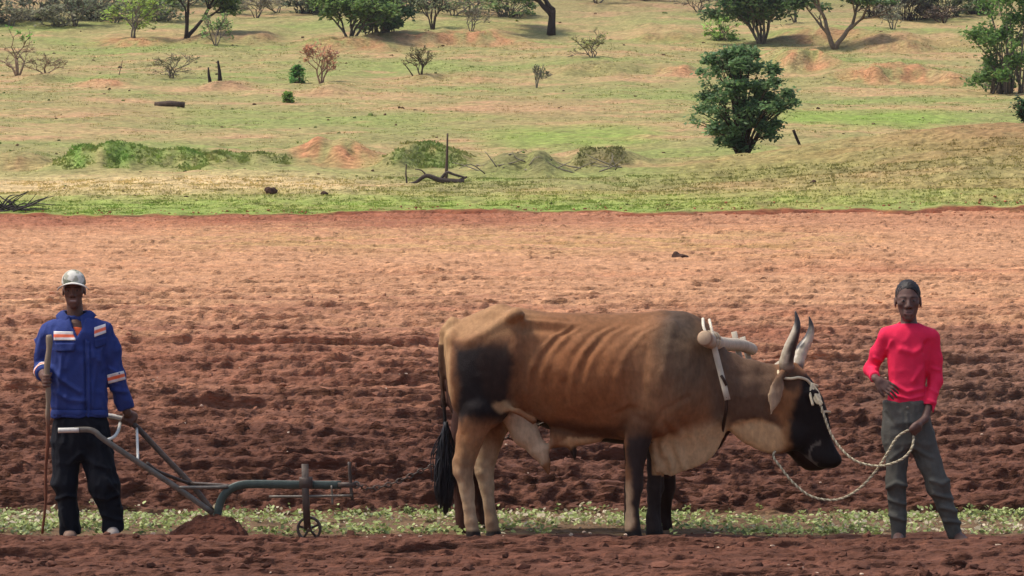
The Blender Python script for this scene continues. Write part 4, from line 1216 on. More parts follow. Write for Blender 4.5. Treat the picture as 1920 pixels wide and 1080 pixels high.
# trousers
q = Vol(lo, hi, 0.0082)
q.loft_z([(PB(0, py_)[2], PB(l, py_)[0], PB(r, py_)[0], YB + .02, d) for py_, l, r, d in [(752, 1657, 1740, .102), (780, 1656, 1745, .108), (812, 1656, 1750, .105), (842, 1662, 1746, .095)]], .03)
q.chain([(PB(1682, 818, .01), .086), (PB(1680, 905, -.02), .061), (PB(1683, 960, .0), .052)], .03)
q.cone(PB(1683, 960, 0), PB(1684.5, 1010, .01), .052, .047, .02, ends=True)
q.chain([(PB(1726, 820, .01), .088), (PB(1757, 910, -.03), .068), (PB(1776, 960, -.01), .053)], .03)
q.cone(PB(1776, 960, -.01), PB(1792.5, 1006, .01), .053, .047, .02, ends=True)
V, F = q.mesh(2); N = normals(V, F)
V = cloth_relief(V, N, .012, 91)
V = fold_lines(V, N, [([(1662, 915), (1680, 905), (1696, 910)], 4, .011), ([(1665, 935), (1694, 945)], 4, .010), ([(1668, 965), (1694, 975)], 4, .010), ([(1745, 900), (1765, 908), (1778, 900)], 4, .011), ([(1750, 925), (1782, 935)], 4, .011), ([(1765, 950), (1790, 958)], 4, .010), ([(1770, 975), (1800, 980)], 4, .010), ([(1700, 775), (1702, 800), (1708, 830)], 2.2, .007), ([(1696, 840), (1672, 860)], 4, .008), ([(1714, 840), (1745, 858)], 4, .008), ([(1660, 775), (1672, 792)], 3, -.006), ([(1740, 775), (1728, 795)], 3, -.006)])
tr = mesh_obj('trousers', V, F, M['cloth'], boy, shade(V, S(84, 82, 76), 93, .14))
mb = MB(); mb.disc(PB(1701.5, 764, -.095), (0, 1, 0), .001, .0085, .003, 14); mb.build('button', M['steel'], tr)

# ------------------------------------------------------------------ plough
YP = 18.0
def PP(px, py, dy=0.0): return at(px, py, YP + dy)
plough = empty('ox_plough', PP(420, 1010) * [1, 1, 0], 'steel ox-drawn plough with long handles and dark green beam', 'plough')
NEAR, FARH = -.26, .21
foot = PP(402, 966, -.02)
def handle(pts, grip_pts, m):
    mb = MB(); Q = catmull(pts, 6); mb.bar(Q, .016, .036, (0, 0, 1)); h_ = mb.build('handle', m, plough)
    mb = MB(); mb.tube(catmull(grip_pts, 5), .0175, 12); mb.build('grip', M['grip'], h_)
    return h_
handle([PP(140, 806, NEAR), PP(165, 805.5, NEAR), PP(179, 810, NEAR), PP(197, 825, NEAR + .01), PP(262, 868, NEAR + .07), PP(335, 916, NEAR + .15), PP(400, 962, -.03)],
       [PP(110, 807, NEAR), PP(130, 806.5, NEAR), PP(149, 806, NEAR)], M['steel'])
hf = handle([PP(205, 781, FARH), PP(228, 784, FARH), PP(246, 793, FARH), PP(262, 806, FARH), PP(310, 857, FARH - .06), PP(359, 908, FARH - .12), PP(399, 958, .04)],
            [PP(192, 779, FARH), PP(210, 780.5, FARH), PP(232, 785, FARH)], M['steel_dark'])
def rod(name, pts, r=.008, m='steel', n=8, sm=4):
    mb = MB(); mb.tube(catmull(pts, sm), r, n); return mb.build(name, M[m], plough)
rod('brace', [PP(257, 803, FARH), PP(258, 830, .0), PP(259, 862, NEAR + .07)], .009, 'grip')
rod('brace', [PP(199, 826, NEAR + .01), PP(214, 819, -.05), PP(222, 808, .1), PP(226, 792, FARH)], .011, 'grip', sm=6)
rod('brace', [PP(276, 868, NEAR + .09), PP(294, 882, -.1), PP(325, 895, 0), PP(357, 907, FARH - .12)], .012, 'steel_dark')
rod('brace', [PP(335, 914, NEAR + .15), PP(380, 914, -.05), PP(428, 913, -.01)], .012, 'steel')
rod('brace', [PP(358, 906, FARH - .12), PP(395, 908, .04), PP(436, 911, .012)], .012, 'steel_dark')
# beam: curved standard rising out of the soil, then straight
mb = MB(); bp = catmull([PP(405, 985, 0), PP(409, 960, 0), PP(415, 938, 0), PP(427, 921, 0), PP(448, 910, 0), PP(478, 907.5, 0), PP(560, 908.5, 0), PP(640, 909, 0)], 8)
mb.bar(bp, .03, .054, (0, 0, 1)); beam = mb.build('beam', M['steel_green'], plough)
# share and mouldboard, mostly in the soil
mb = MB(); G = np.zeros((12, 7, 3))
for i, s_ in enumerate(np.linspace(0, 1, 12)):
    for k, t_ in enumerate(np.linspace(0, 1, 7)):
        G[i, k] = PP(432 - 60 * s_, 1010, 0) + np.array([0, .03 - .08 * s_ * s_ - .03 * t_ * s_, .09 * t_ - .02])
mb.slab(G, .008); mb.build('mouldboard', M['steel'], plough)
# depth wheel on its post
mb = MB(); mb.bar([PP(572, 870, -.04), PP(573.5, 930, -.04), PP(577, 992, -.04)], .045, .02, (0, 1, 0)); post = mb.build('wheel_post', M['steel_dark'], plough)
mb = MB(); mb.bar([PP(562, 905, -.03), PP(586, 905, -.03)], .05, .075, (0, 0, 1)); mb.build('clamp', M['steel_dark'], post)
wc = PP(580, 991, 0.0)
mb = MB(); mb.disc(wc, (0, 1, 0), .066, .082, .022, 32)
for k in range(5):
    th = k * 2 * math.pi / 5 + .4
    mb.tube([wc, wc + np.array([math.cos(th) * .07, 0, math.sin(th) * .07])], .008, 6)
wh = mb.build('wheel', M['steel_dark'], plough)
mb = MB(); mb.disc(wc, (0, 1, 0), .004, .02, .035, 16); mb.tube([wc + [0, -.05, 0], wc + [0, .04, 0]], .009, 8); mb.build('hub', M['steel'], wh)
# hitch: regulator, pull rod and pin
rod('pull_rod', [PP(505, 931, -.03), PP(580, 930.5, -.03), PP(660, 929, -.03)], .009, 'steel')
rod('regulator', [PP(655, 866, -.01), PP(657, 900, -.01), PP(661, 938, -.01)], .011, 'steel_dark')
mb = MB(); mb.bar([PP(634, 909, 0), PP(668, 909, 0)], .045, .034, (0, 0, 1)); mb.build('hitch_head', M['steel_dark'], plough)
mb = MB(); mb.disc(PP(668, 909, 0), (0, 1, 0), .014, .026, .008, 18); mb.build('hitch_ring', M['steel'], plough)
rod('hanger', [PP(622, 910, -.03), PP(623, 931, -.03), PP(624, 946, -.03)], .007, 'steel')

# drag chain from the hitch to the yoke, passing between the oxen
A = PP(668, 909, 0.0)
cpts = catmull([A, at(700, 915, 18.05), at(745, 903, 18.12), at(800, 878, 18.22), at(850, 860, 18.30), at(1000, 800, 18.31), at(1200, 715, 18.31), at(1345, 650, 18.33)], 60)
seg = np.linalg.norm(np.diff(cpts, axis=0), axis=1); cum = np.concatenate([[0], np.cumsum(seg)])
mb = MB(); n_l = int(cum[-1] / .042); prev = None
for i in range(n_l):
    p = np.array([np.interp((i + .5) * .042, cum, cpts[:, k]) for k in range(3)]); p2 = np.array([np.interp((i + .6) * .042, cum, cpts[:, k]) for k in range(3)])
    d = (p2 - p) / np.linalg.norm(p2 - p)
    a = np.cross(d, [0, 1, 0]); a /= np.linalg.norm(a); bb = np.cross(d, a)
    sd = a if i % 2 else bb
    th = np.linspace(0, 2 * np.pi, 9)
    L = p + np.cos(th)[:, None] * d * .028 + np.sin(th)[:, None] * sd * .015
    mb.tube(L, .0045, 4)
tag(mb.build('drag_chain', M['steel_dark'], None, loc=A), 'steel drag chain running from the plough hitch up between the oxen', 'chain')

# mound of turned soil over the share
NU, NVV = 60, 40
uu, vv = np.meshgrid(np.linspace(-1, 1, NU), np.linspace(-1, 1, NVV))
cx, cy = PP(393, 1005)[0], YP - .02
Xm = cx + uu * .28; Ym = cy + vv * .22
r = np.sqrt(uu ** 2 + vv ** 2)
hz = .185 * np.clip(1 - r ** 2.2, 0, 1) ** .7 * (1 + .12 * uu) + .022 * noise2(Xm * 14, Ym * 14, 3) * (r < 1) + .014 * noise2(Xm * 35, Ym * 35, 4) + .02 * np.abs(noise2(Xm * 9, Ym * 9, 8))
Vm = np.stack([Xm.ravel(), Ym.ravel(), (hz - .035 - .06 * sstep(.95, 1.1, r)).ravel()], 1)
cm = S(90, 56, 44)[None] * (1 + .2 * noise2(Vm[:, 0] * 12, Vm[:, 1] * 12, 6))[:, None]
tag(mesh_obj('soil_mound', Vm, grid_faces(NVV, NU), M['soil'], None, cm), 'mound of freshly turned dark red soil at the plough share', kind='structure')

# ------------------------------------------------------------------ yoke
yoke = empty('ox_yoke', at(1330, 640, 18.2), 'pale wooden yoke beam lying across the necks of both oxen', 'yoke')
a, b_ = at(1321, 634, 17.60), at(1414, 657, 18.86)
Q = a + np.linspace(0, 1, 24)[:, None] * (b_ - a)
Q[:, 2] += -.012 * np.sin(np.linspace(0, 1, 24) * math.pi * 2)
mb = MB()
Rb = np.interp(np.linspace(0, 1, 24), [0, .03, .06, .5, .9, .97, 1], [.050, .051, .05, .044, .042, .038, .02])
mb.tube(Q, Rb, 18)
vb = np.vstack(mb.V); tt = np.repeat(np.linspace(0, 1, 24), 18)
cc = np.where((tt < .012)[:, None], S(150, 120, 96), S(186, 170, 148)) * (1 + .14 * noise3(vb, 18, 4))[:, None]
mb.C = [cc]
ybeam = mb.build('beam', M['wood'], yoke)
mb = MB(); mb.tube([a - (b_ - a) * .004 / 1.3, a + (b_ - a) * .001], [.042, .047], 18, S(172, 148, 122)); mb.build('cut_end', M['wood'], ybeam)
for (t_, o_) in ((.55, .0), (.64, .0)):
    c0 = a + (b_ - a) * t_ + np.array([-.0, -.036, .012])
    mb = MB(); mb.disc(c0, (0, 1, -.3), .0005, .011, .004, 10, S(40, 32, 28)); mb.build('peg_hole', M['wood'], ybeam)
def skey(p, q_, r=.019):
    mb = MB(); P_ = p + np.linspace(0, 1, 7)[:, None] * (q_ - p)
    mb.bar(P_, r * 2, r * 1.3, (0, 1, 0), S(186, 174, 154))
    return mb.build('skey', M['wood'], yoke)
k1 = skey(at(1332, 640, 17.78) + [0, 0, .06], at(1364, 750, 17.70))
k2 = skey(at(1331, 622, 18.12), at(1352, 735, 18.20))
k3 = skey(at(1376, 622, 18.45), at(1402, 735, 18.47)); k4 = skey(at(1392, 632, 18.82), at(1420, 730, 18.84))
def strap(pts, r, m='rope', c=None, name='strap', par=None):
    mb = MB(); mb.tube(catmull(pts, 6), r, 8, c if m == 'rope' else None); return mb.build(name, M[m], par or yoke)
# bindings over the beam
for dx in (4, 13):
    c0 = at(1317 + dx, 633 + dx * .2, 17.70 + dx * .006)
    th = np.linspace(0, 2 * np.pi, 15)
    ax_ = (b_ - a) / np.linalg.norm(b_ - a); e1 = np.array([1.0, 0, 0]) - ax_ * ax_[0]; e1 /= np.linalg.norm(e1); e2 = np.cross(ax_, e1)
    c0 = a + (b_ - a) * (.07 + dx * .006)
    mb = MB(); mb.tube(c0 + (np.cos(th)[:, None] * e1 + np.sin(th)[:, None] * e2) * .053, .007, 8, S(178, 162, 138)); mb.build('binding', M['rope'], yoke)
strap([at(1318, 598, 17.86), at(1319, 612, 17.72), at(1325, 628, 17.68)], .010, c=S(206, 196, 176))
strap([at(1330, 600, 17.88), at(1333, 612, 17.74), at(1338, 632, 17.70)], .010, c=S(206, 196, 176))
strap([at(1352, 704, 17.70), at(1357, 712, 17.69), at(1362, 722, 17.70)], .010, 'leather')
strap([at(1362, 744, 17.70), at(1361, 770, 17.74), at(1357, 792, 17.86), at(1352, 815, 17.97), at(1348, 800, 18.07), at(1350, 735, 18.20)], .012, 'leather')
strap([at(1400, 733, 18.47), at(1395, 800, 18.58), at(1400, 800, 18.74), at(1418, 728, 18.84)], .012, 'leather')

# ------------------------------------------------------------------ ropes
def twisted(pts, name, label, r=.0055, pitch=.04):
    Q = catmull(pts, 26); d = np.concatenate([[0], np.cumsum(np.linalg.norm(np.diff(Q, axis=0), axis=1))])
    n = int(d[-1] / .009); s = np.linspace(0, d[-1], n)
    Q = np.stack([np.interp(s, d, Q[:, k]) for k in range(3)], 1)
    T = np.gradient(Q, axis=0); T /= np.linalg.norm(T, axis=1, keepdims=True)
    a_ = np.cross(T, [0.05, 1, 0.1]); a_ /= np.linalg.norm(a_, axis=1, keepdims=True); b2 = np.cross(T, a_)
    mb = MB()
    for k in range(2):
        th = s / pitch * 2 * np.pi + k * np.pi
        mb.tube(Q + (np.cos(th)[:, None] * a_ + np.sin(th)[:, None] * b2) * r * .8, r, 6, S(202, 190, 160) if k else S(150, 138, 112))
    return tag(mb.build(name, M['rope'], None, loc=np.array(pts[0])), label, 'rope')
HB = 17.86
hn = ROPE_HAND
twisted([at(1538, 758, 17.80), at(1548, 788, 17.79), at(1557, 812, 17.78), at(1570, 833, 17.76), at(1585, 850, 17.73), at(1602, 863, 17.71), at(1625, 871, 17.69), at(1655, 873, 17.67), at(1690, 861, 17.66), at(1709, 840, 17.66), hn + [-.01, -.005, -.03], hn, hn + [.012, .0, .03]],
        'lead_rope', 'pale twisted lead rope from the halter to the hand of the red-shirted person')
twisted([at(1455, 842, 17.93), at(1450, 856, 17.90), at(1465, 878, 17.86), at(1487, 905, 17.82), at(1520, 930, 17.79), at(1565, 937, 17.76), at(1605, 920, 17.73), at(1640, 885, 17.70), at(1664, 848, 17.68), at(1680, 822, 17.68), at(1697, 809, 17.69), hn + [-.015, 0, 0]],
        'trailing_rope', 'slack loop of rope hanging below the throat of the brown ox')
mb = MB()
cR = S(206, 192, 160)
def loop(pts, r=.010): mb.tube(catmull(pts, 6), r, 8, cR)
loop([at(1520, 720, 17.862), at(1512, 712, 17.845), at(1498, 708, 17.832), at(1482, 710, 17.83), at(1468, 708, 17.835), at(1460, 700, 17.87), at(1460, 690, 17.95), at(1464, 690, 18.03), at(1480, 706, 18.07), at(1505, 712, 18.06), at(1524, 722, 18.02), at(1532, 724, 17.95), at(1527, 722, 17.89), at(1520, 720, 17.862)])
loop([at(1520, 718, 17.86), at(1526, 735, 17.835), at(1533, 748, 17.81), at(1539, 760, 17.80)])
loop([at(1522, 720, 17.855), at(1519, 738, 17.825), at(1524, 760, 17.80)], .009)
loop([at(1524, 722, 17.855), at(1533, 734, 17.845), at(1538, 750, 17.82), at(1541, 757, 17.805)], .008)
loop([at(1529, 738, 17.835), at(1537, 745, 17.825), at(1534, 756, 17.81), at(1527, 748, 17.82), at(1531, 738, 17.83)], .009)
loop([at(1541, 772, 17.80), at(1552, 772, 17.86), at(1556, 774, 17.95), at(1548, 776, 18.06)], .008)
tag(mb.build('rope_halter', M['rope'], None, loc=at(1500, 710, 17.95)), 'knotted rope halter tied round the horns of the brown ox', 'halter')

# ------------------------------------------------------------------ weeds, clods, grass
def leaf_mesh(C, size, up, r, aspect=.55, bend=.25):
    """one folded leaf (two triangles pairs) for every centre"""
    n = len(C)
    a = r.uniform(0, 2 * np.pi, n); el = up
    d = np.stack([np.cos(a) * np.cos(el), np.sin(a) * np.cos(el), np.sin(el)], 1)
    s = np.stack([-np.sin(a), np.cos(a), np.zeros(n)], 1)
    nn = np.cross(d, s)
    roll = r.normal(0, .5, n)[:, None]; s = s * np.cos(roll) + nn * np.sin(roll)
    sz = size[:, None]
    V = np.stack([C, C + d * sz * .45 + s * sz * aspect * .5 - nn * sz * .05, C + d * sz - nn * sz * bend * .0 + np.array([0, 0, -1.]) * sz * bend, C + d * sz * .45 - s * sz * aspect * .5 - nn * sz * .05], 1).reshape(-1, 3)
    F = np.arange(n * 4).reshape(n, 4)
    return V, F

def leaf6(C, size, up, r, aspect=.6, bend=.2):
    n = len(C); a = r.uniform(0, 2 * np.pi, n)
    d = np.stack([np.cos(a) * np.cos(up), np.sin(a) * np.cos(up), np.sin(up)], 1); s = np.stack([-np.sin(a), np.cos(a), np.zeros(n)], 1); nn = np.cross(d, s)
    roll = r.normal(0, .5, n)[:, None]; s = s * np.cos(roll) + nn * np.sin(roll); z = size[:, None]; dn = np.array([0, 0, -1.0]) * z * bend
    V = np.stack([C, C + d * z * .3 + s * z * aspect * .46, C + d * z * .68 + s * z * aspect * .42 + dn * .4, C + d * z + dn, C + d * z * .68 - s * z * aspect * .42 + dn * .4, C + d * z * .3 - s * z * aspect * .46], 1).reshape(-1, 3)
    return V, np.arange(n * 6).reshape(n, 6)

r = np.random.default_rng(5)
n = 5200
wx = r.uniform(-6.2, 6.2, n); wyy = r.uniform(18.16, 20.42, n)
keep = (furrow_zone(wx, wyy) > .35) & (fbm2(wx * .7, wyy * 1.4, 3, 7) + r.uniform(-.3, .3, n) > -.02)
keep &= (np.hypot(wx - at(393, 0, 18)[0], (wyy - 18.0) * 1) > .3)
wx, wyy = wx[keep], wyy[keep]
nl = r.integers(4, 9, len(wx))
idx = np.repeat(np.arange(len(wx)), nl)
C = np.stack([wx[idx] + r.normal(0, .016, len(idx)), wyy[idx] + r.normal(0, .016, len(idx)), np.zeros(len(idx))], 1)
C[:, 2] = field_z(C[:, 0], C[:, 1]) + r.uniform(.0, .05, len(idx)) * r.uniform(.4, 1.2, len(wx))[idx]
V, F = leaf6(C, r.uniform(.018, .05, len(idx)), r.uniform(-.1, 1.1, len(idx)), r, .6, .2)
tone = r.uniform(0, 1, len(idx))[:, None]; dry = (fbm2(C[:, 0] * .5, C[:, 1] * .8, 2, 17) + r.normal(0, .35, len(idx)))[:, None]
cl = S(132, 148, 80) * (1 - tone) + S(184, 194, 126) * tone
cl = np.where(dry > .36, S(206, 192, 162) * (.75 + .4 * tone), cl)
cl = np.where(dry < -.55, S(92, 104, 62), cl)
tag(mesh_obj('field_weeds', V, F, M['weed'], None, np.repeat(cl, 6, 0), False), 'low pale green weeds growing in the unploughed strip', kind='stuff')

def scatter_blobs(name, label, X, Y, Z, R, cols, mat):
    t_ = (1 + 5 ** .5) / 2
    ico = np.array([(-1, t_, 0), (1, t_, 0), (-1, -t_, 0), (1, -t_, 0), (0, -1, t_), (0, 1, t_), (0, -1, -t_), (0, 1, -t_), (t_, 0, -1), (t_, 0, 1), (-t_, 0, -1), (-t_, 0, 1)]) / 1.9
    fi = np.array([(0, 11, 5), (0, 5, 1), (0, 1, 7), (0, 7, 10), (0, 10, 11), (1, 5, 9), (5, 11, 4), (11, 10, 2), (10, 7, 6), (7, 1, 8), (3, 9, 4), (3, 4, 2), (3, 2, 6), (3, 6, 8), (3, 8, 9), (4, 9, 5), (2, 4, 11), (6, 2, 10), (8, 6, 7), (9, 8, 1)])
    n = len(X)
    j = ico[None] * (1 + r.normal(0, .22, (n, 12, 1))) * np.stack([r.uniform(.8, 1.6, n), r.uniform(.7, 1.2, n), r.uniform(.45, .9, n)], 1)[:, None, :]
    a = r.uniform(0, 6.28, n)[:, None]
    jx = j[..., 0] * np.cos(a) - j[..., 1] * np.sin(a); jy = j[..., 0] * np.sin(a) + j[..., 1] * np.cos(a)
    V = np.stack([X[:, None] + jx * R[:, None], Y[:, None] + jy * R[:, None], Z[:, None] + j[..., 2] * R[:, None]], 2).reshape(-1, 3)
    F = (fi[None] + (np.arange(n) * 12)[:, None, None]).reshape(-1, 3)
    return tag(mesh_obj(name, V, F, mat, None, np.repeat(cols, 12, 0), False), label, kind='stuff')

n = 12000
Yc_ = 13.2 + (46 - 13.2) * r.uniform(0, 1, n) ** 1.9
Xc_ = r.uniform(-1, 1, n) * (1.0 + .205 * Yc_)
ok = furrow_zone(Xc_, Yc_) < .4
ok &= (fbm2(Xc_ * .9, Yc_ * 1.1, 2, 77) + r.uniform(-.4, .4, n)) > -.15
ok &= ~((Yc_ > 17.6) & (Yc_ < 18.5) & (r.uniform(0, 1, n) < .75))
Xc_, Yc_ = Xc_[ok], Yc_[ok]
Rc = .009 + .030 * r.uniform(0, 1, len(Xc_)) ** 3.0
Rc = Rc * (1 + .5 * sstep(22, 40, Yc_))
pyc = HOR - FPX * (base_z(Yc_) - H) / Yc_
cc = field_col(Xc_, Yc_, pyc) * r.uniform(.7, 1.15, len(Xc_))[:, None]
scatter_blobs('soil_clods', 'loose crumbling clods of red soil', Xc_, Yc_, field_z(Xc_, Yc_) + Rc * .2, Rc, cc, M['clod'])
# pale chips of stone and stubble on the soil
n = 420
Yc_ = r.uniform(14.5, 34, n); Xc_ = r.uniform(-1, 1, n) * (1 + .2 * Yc_)
Rc = r.uniform(.006, .015, n)
scatter_blobs('stone_chips', 'scattered pale stone chips and stubble on the soil', Xc_, Yc_, field_z(Xc_, Yc_) + Rc * .6, Rc, np.repeat(S(206, 180, 156)[None], n, 0) * r.uniform(.6, 1.05, n)[:, None], M['clod'])

# grass tufts on the pasture, thickest along the field edge and on the green banks
def tufts(n, ymin, ymax, hgt, name, label, want):
    Yt = ymin * (ymax / ymin) ** r.uniform(0, 1, n); Xt = r.uniform(-1, 1, n) * (3 + .2 * Yt)
    Yt = Yt + np.clip(1 - (Yt - 70) / 25, 0, 1) * (edge_y(Xt) - 70)
    k = want(Xt, Yt); Xt, Yt = Xt[k], Yt[k]
    Zt = hill_z(Xt, Yt)
    m = len(Xt); nb = 3
    C = np.repeat(np.stack([Xt, Yt, Zt - .02], 1), nb, 0)
    m3 = m * nb
    h_ = r.uniform(.5, 1.3, m3) * hgt * (np.repeat(Yt, nb) / 80)
    w_ = h_ * r.uniform(.25, .6, m3)
    dx_ = r.normal(0, .5, m3) * h_; C = C + np.stack([r.normal(0, .06, m3), r.normal(0, .06, m3), np.zeros(m3)], 1)
    V = np.stack([C - np.stack([w_, w_ * 0, w_ * 0], 1), C + np.stack([w_, w_ * 0, w_ * 0], 1), C + np.stack([dx_, r.normal(0, .3, m3) * h_, h_], 1)], 1).reshape(-1, 3)
    base = hill_col(Xt, Yt)
    col = np.repeat(base * r.uniform(.95, 1.6, (m, 1)) * np.array([.95, 1.02, .85]), nb, 0)
    tag(mesh_obj(name, V, np.arange(m3 * 3).reshape(-1, 3), M['grass'], None, np.repeat(col, 3, 0), False), label, kind='stuff')
tufts(34000, 70.0, 82, .055, 'pasture_grass', 'short grass growing along the edge of the ploughed field', lambda x, y: y > edge_y(x) + .1)
tufts(52000, 80, 165, .032, 'pasture_grass', 'short tufted grass spread over the hillside', lambda x, y: fbm2(x * .2, y * .3, 3, 33) > -.05)
tufts(60000, 84, 100, .085, 'bank_grass', 'longer green grass on the low banks', lambda x, y: (bumps(x, y)[2] > .3))

n = 1500
Yc_ = 72 * (190 / 72) ** r.uniform(0, 1, n); Xc_ = r.uniform(-1, 1, n) * (2 + .2 * Yc_)
kk = (Yc_ > edge_y(Xc_) + .5) & (fbm2(Xc_ * .15, Yc_ * .2, 2, 61) + r.uniform(-.3, .3, n) > 0); Xc_, Yc_ = Xc_[kk], Yc_[kk]
Rc = (.015 + .05 * r.uniform(0, 1, len(Xc_)) ** 3) * Yc_ / 80
cc = np.where(r.uniform(0, 1, len(Xc_))[:, None] < .55, S(104, 84, 62), S(104, 116, 62)) * r.uniform(.6, 1.3, len(Xc_))[:, None]
scatter_blobs('pasture_litter', 'scattered stones, dung and small dark tufts on the pasture', Xc_, Yc_, hill_z(Xc_, Yc_) + Rc * .2, Rc, cc, M['clod'])
# soil crumbs and tufts crossing the field edge
n = 1300
Xc_ = r.uniform(-17, 17, n); Yc_ = edge_y(Xc_) + r.normal(0.2, 1.1, n)
Rc = r.uniform(.015, .042, n)
scatter_blobs('edge_crumbs', 'crumbs of red soil spilled along the field edge', Xc_, Yc_, np.where(Yc_ < edge_y(Xc_), field_z(Xc_, Yc_), hill_z(Xc_, Yc_) + .03) + Rc * .1, Rc, np.repeat(S(150, 92, 68)[None], n, 0) * r.uniform(.6, 1.3, n)[:, None], M['clod'])

# thin dusty air over the valley
hb = [(-300, -60, -6), (300, 320, 75)]
Vh = [(x, y, z) for x in (hb[0][0], hb[1][0]) for y in (hb[0][1], hb[1][1]) for z in (hb[0][2], hb[1][2])]
hm = bpy.data.materials.new('haze'); hm.use_nodes = True
hm.node_tree.nodes.remove(hm.node_tree.nodes['Principled BSDF'])
pv_ = hm.node_tree.nodes.new('ShaderNodeVolumePrincipled')
pv_.inputs['Color'].default_value = (.95, .96, 1, 1); pv_.inputs['Density'].default_value = 0.00015; pv_.inputs['Anisotropy'].default_value = .2
hm.node_tree.links.new(pv_.outputs[0], hm.node_tree.nodes['Material Output'].inputs['Volume'])
tag(mesh_obj('haze', Vh, [(0, 1, 3, 2), (4, 6, 7, 5), (0, 4, 5, 1), (2, 3, 7, 6), (0, 2, 6, 4), (1, 5, 7, 3)], hm, None, None, False), 'thin dusty air', kind='stuff')

# ------------------------------------------------------------------ trees, bushes, dead wood on the hillside
def tree(px, py, hpx, wpx, kind, seed, label, name='tree', cat='tree', group=None, leafc=None, barkc=None, lean=0.0, up_crown=.25):
    R_ = np.random.default_rng(seed)
    X0, Y0 = spot(px, py); Z0 = float(hill_z(np.array([X0]), np.array([Y0]))[0]) - .08
    hgt = hpx / FPX * Y0; wid = wpx / FPX * Y0
    K = dict(solo=dict(stems=9, depth=4, spread=.58, leaves=9000, ls=.145, rho=.21), dense=dict(stems=7, depth=4, spread=.62, leaves=8000, ls=.14, rho=.2), bush=dict(stems=8, depth=3, spread=.9, leaves=5000, ls=.14, rho=.3),
             tree=dict(stems=2, depth=4, spread=.6, leaves=5200, ls=.15, rho=.24), airy=dict(stems=4, depth=4, spread=.65, leaves=2000, ls=.11, rho=.2),
             sparse=dict(stems=4, depth=4, spread=.7, leaves=500, ls=.09, rho=.09), bare=dict(stems=4, depth=4, spread=.7, leaves=60, ls=.08, rho=.06),
             flat=dict(stems=4, depth=4, spread=.8, leaves=1500, ls=.11, rho=.12), thicket=dict(stems=10, depth=3, spread=.55, leaves=4600, ls=.18, rho=.3),
             pole=dict(stems=1, depth=4, spread=.6, leaves=4600, ls=.16, rho=.24))[kind]
    segs = []; tips = []
    def grow(p, d, L, rad, dep):
        n = 4; pts = [p]; q = p.copy(); dd = d.copy()
        for i in range(n):
            dd = dd + R_.normal(0, .012 if kind == 'pole' and dep == K['depth'] else .13, 3) + np.array([0, 0, .04]); dd /= np.linalg.norm(dd)
            q = q + dd * L / n; pts.append(q.copy())
        segs.append((np.array(pts), rad, rad * .62))
        if dep <= (2 if kind in ('dense', 'bush', 'thicket', 'solo') else 1): tips.append((q, 1.0)); tips.append((pts[2], .7))
        if kind in ('bush', 'thicket', 'solo') and dep >= (2 if kind != 'solo' else 3): tips.extend([(x_, 5.0) for x_ in pts[(1 if kind == 'solo' else 1):]])
        if dep > 0:
            m = R_.integers(2, 4)
            for i in range(m):
                az = R_.uniform(0, 6.28); s = K['spread'] * R_.uniform(.6, 1.25)
                side = np.array([math.cos(az), math.sin(az), 0]); side -= dd * (side @ dd); side /= np.linalg.norm(side) + 1e-9
                nd = dd * math.cos(s) + side * math.sin(s)
                if kind == 'flat': nd[2] *= .55
                nd /= np.linalg.norm(nd)
                st = pts[R_.integers(2, n + 1)] if i else q
                grow(st.copy(), nd, L * R_.uniform(.62, .85), rad * .6, dep - 1)
    ns = K['stems']
    clumped = kind in ('solo', 'bush', 'thicket')
    if clumped:
        prof = {'solo': [.10, .45, .85, 1.05, .95, .78, .45], 'bush': [.62, .9, 1.0, 1.0, .9, .72, .35], 'thicket': [.55, .75, .9, 1.0, .95, .8, .45]}[kind]
        ncl = {'solo': 170, 'bush': 90, 'thicket': 70}[kind]
        for i in range(ncl):
            hgt_ = R_.uniform(.05, 1.0) ** .85; az = R_.uniform(0, 6.28)
            rr_ = np.interp(hgt_, np.linspace(0, 1, 7), prof) * R_.uniform(.05, 1) ** .5 * R_.uniform(.75, 1.18) * .5
            q = np.array([math.cos(az) * rr_, math.sin(az) * rr_, hgt_]); tips.append((q, R_.uniform(.4, 1.6)))
            if i % 3 == 0 or rr_ > .4:
                b0 = np.array([math.cos(az), math.sin(az), 0]) * (.03 if kind == 'solo' else .2 * R_.uniform(0, 1))
                mid = b0 * .5 + q * .5 + np.array([-math.cos(az) * .06, -math.sin(az) * .06, .04]) + R_.normal(0, .02, 3)
                segs.append((catmull([b0, mid, q], 3), .014, .004))
        ns = 0
    trunkL = {'tree': .42, 'pole': .5, 'solo': .26}.get(kind, .38)
    for i in range(ns):
        az = i * 6.28 / ns + R_.uniform(-.4, .4); tl = (R_.uniform(.1, .55) if ns > 1 else .012)
        d = np.array([math.cos(az) * tl + lean, math.sin(az) * tl, 1.0]); d /= np.linalg.norm(d)
        off = np.array([math.cos(az), math.sin(az), 0]) * (.03 * (ns > 2) if kind not in ('bush', 'thicket') else .22 * R_.uniform(.2, 1))
        grow(np.zeros(3) + off, d, trunkL * R_.uniform(.8, 1.1), .017 if kind == 'solo' else .03 if ns > 2 else .042, K['depth'])
    allp = np.vstack([s[0] for s in segs])
    zs = hgt * .96 / allp[:, 2].max()
    hx = np.percentile(np.abs(allp[:, 0]), 99) + .03 if not clumped else .5
    xs = wid * .46 / hx
    sc = np.array([xs, xs, zs])
    root = empty(name, (X0, Y0, Z0), label, cat, group)
    base = np.array([X0, Y0, Z0])
    mb = MB(); bc = S(96, 80, 66) if barkc is None else barkc
    for pts, r0, r1 in segs:
        mb.tube(base + pts * sc, np.maximum(np.linspace(r0, r1, len(pts)) * max(zs, .8 * xs) * (.8 if kind != 'pole' else 1.1), .007 * Y0 / 90), 5, bc * R_.uniform(.75, 1.2))
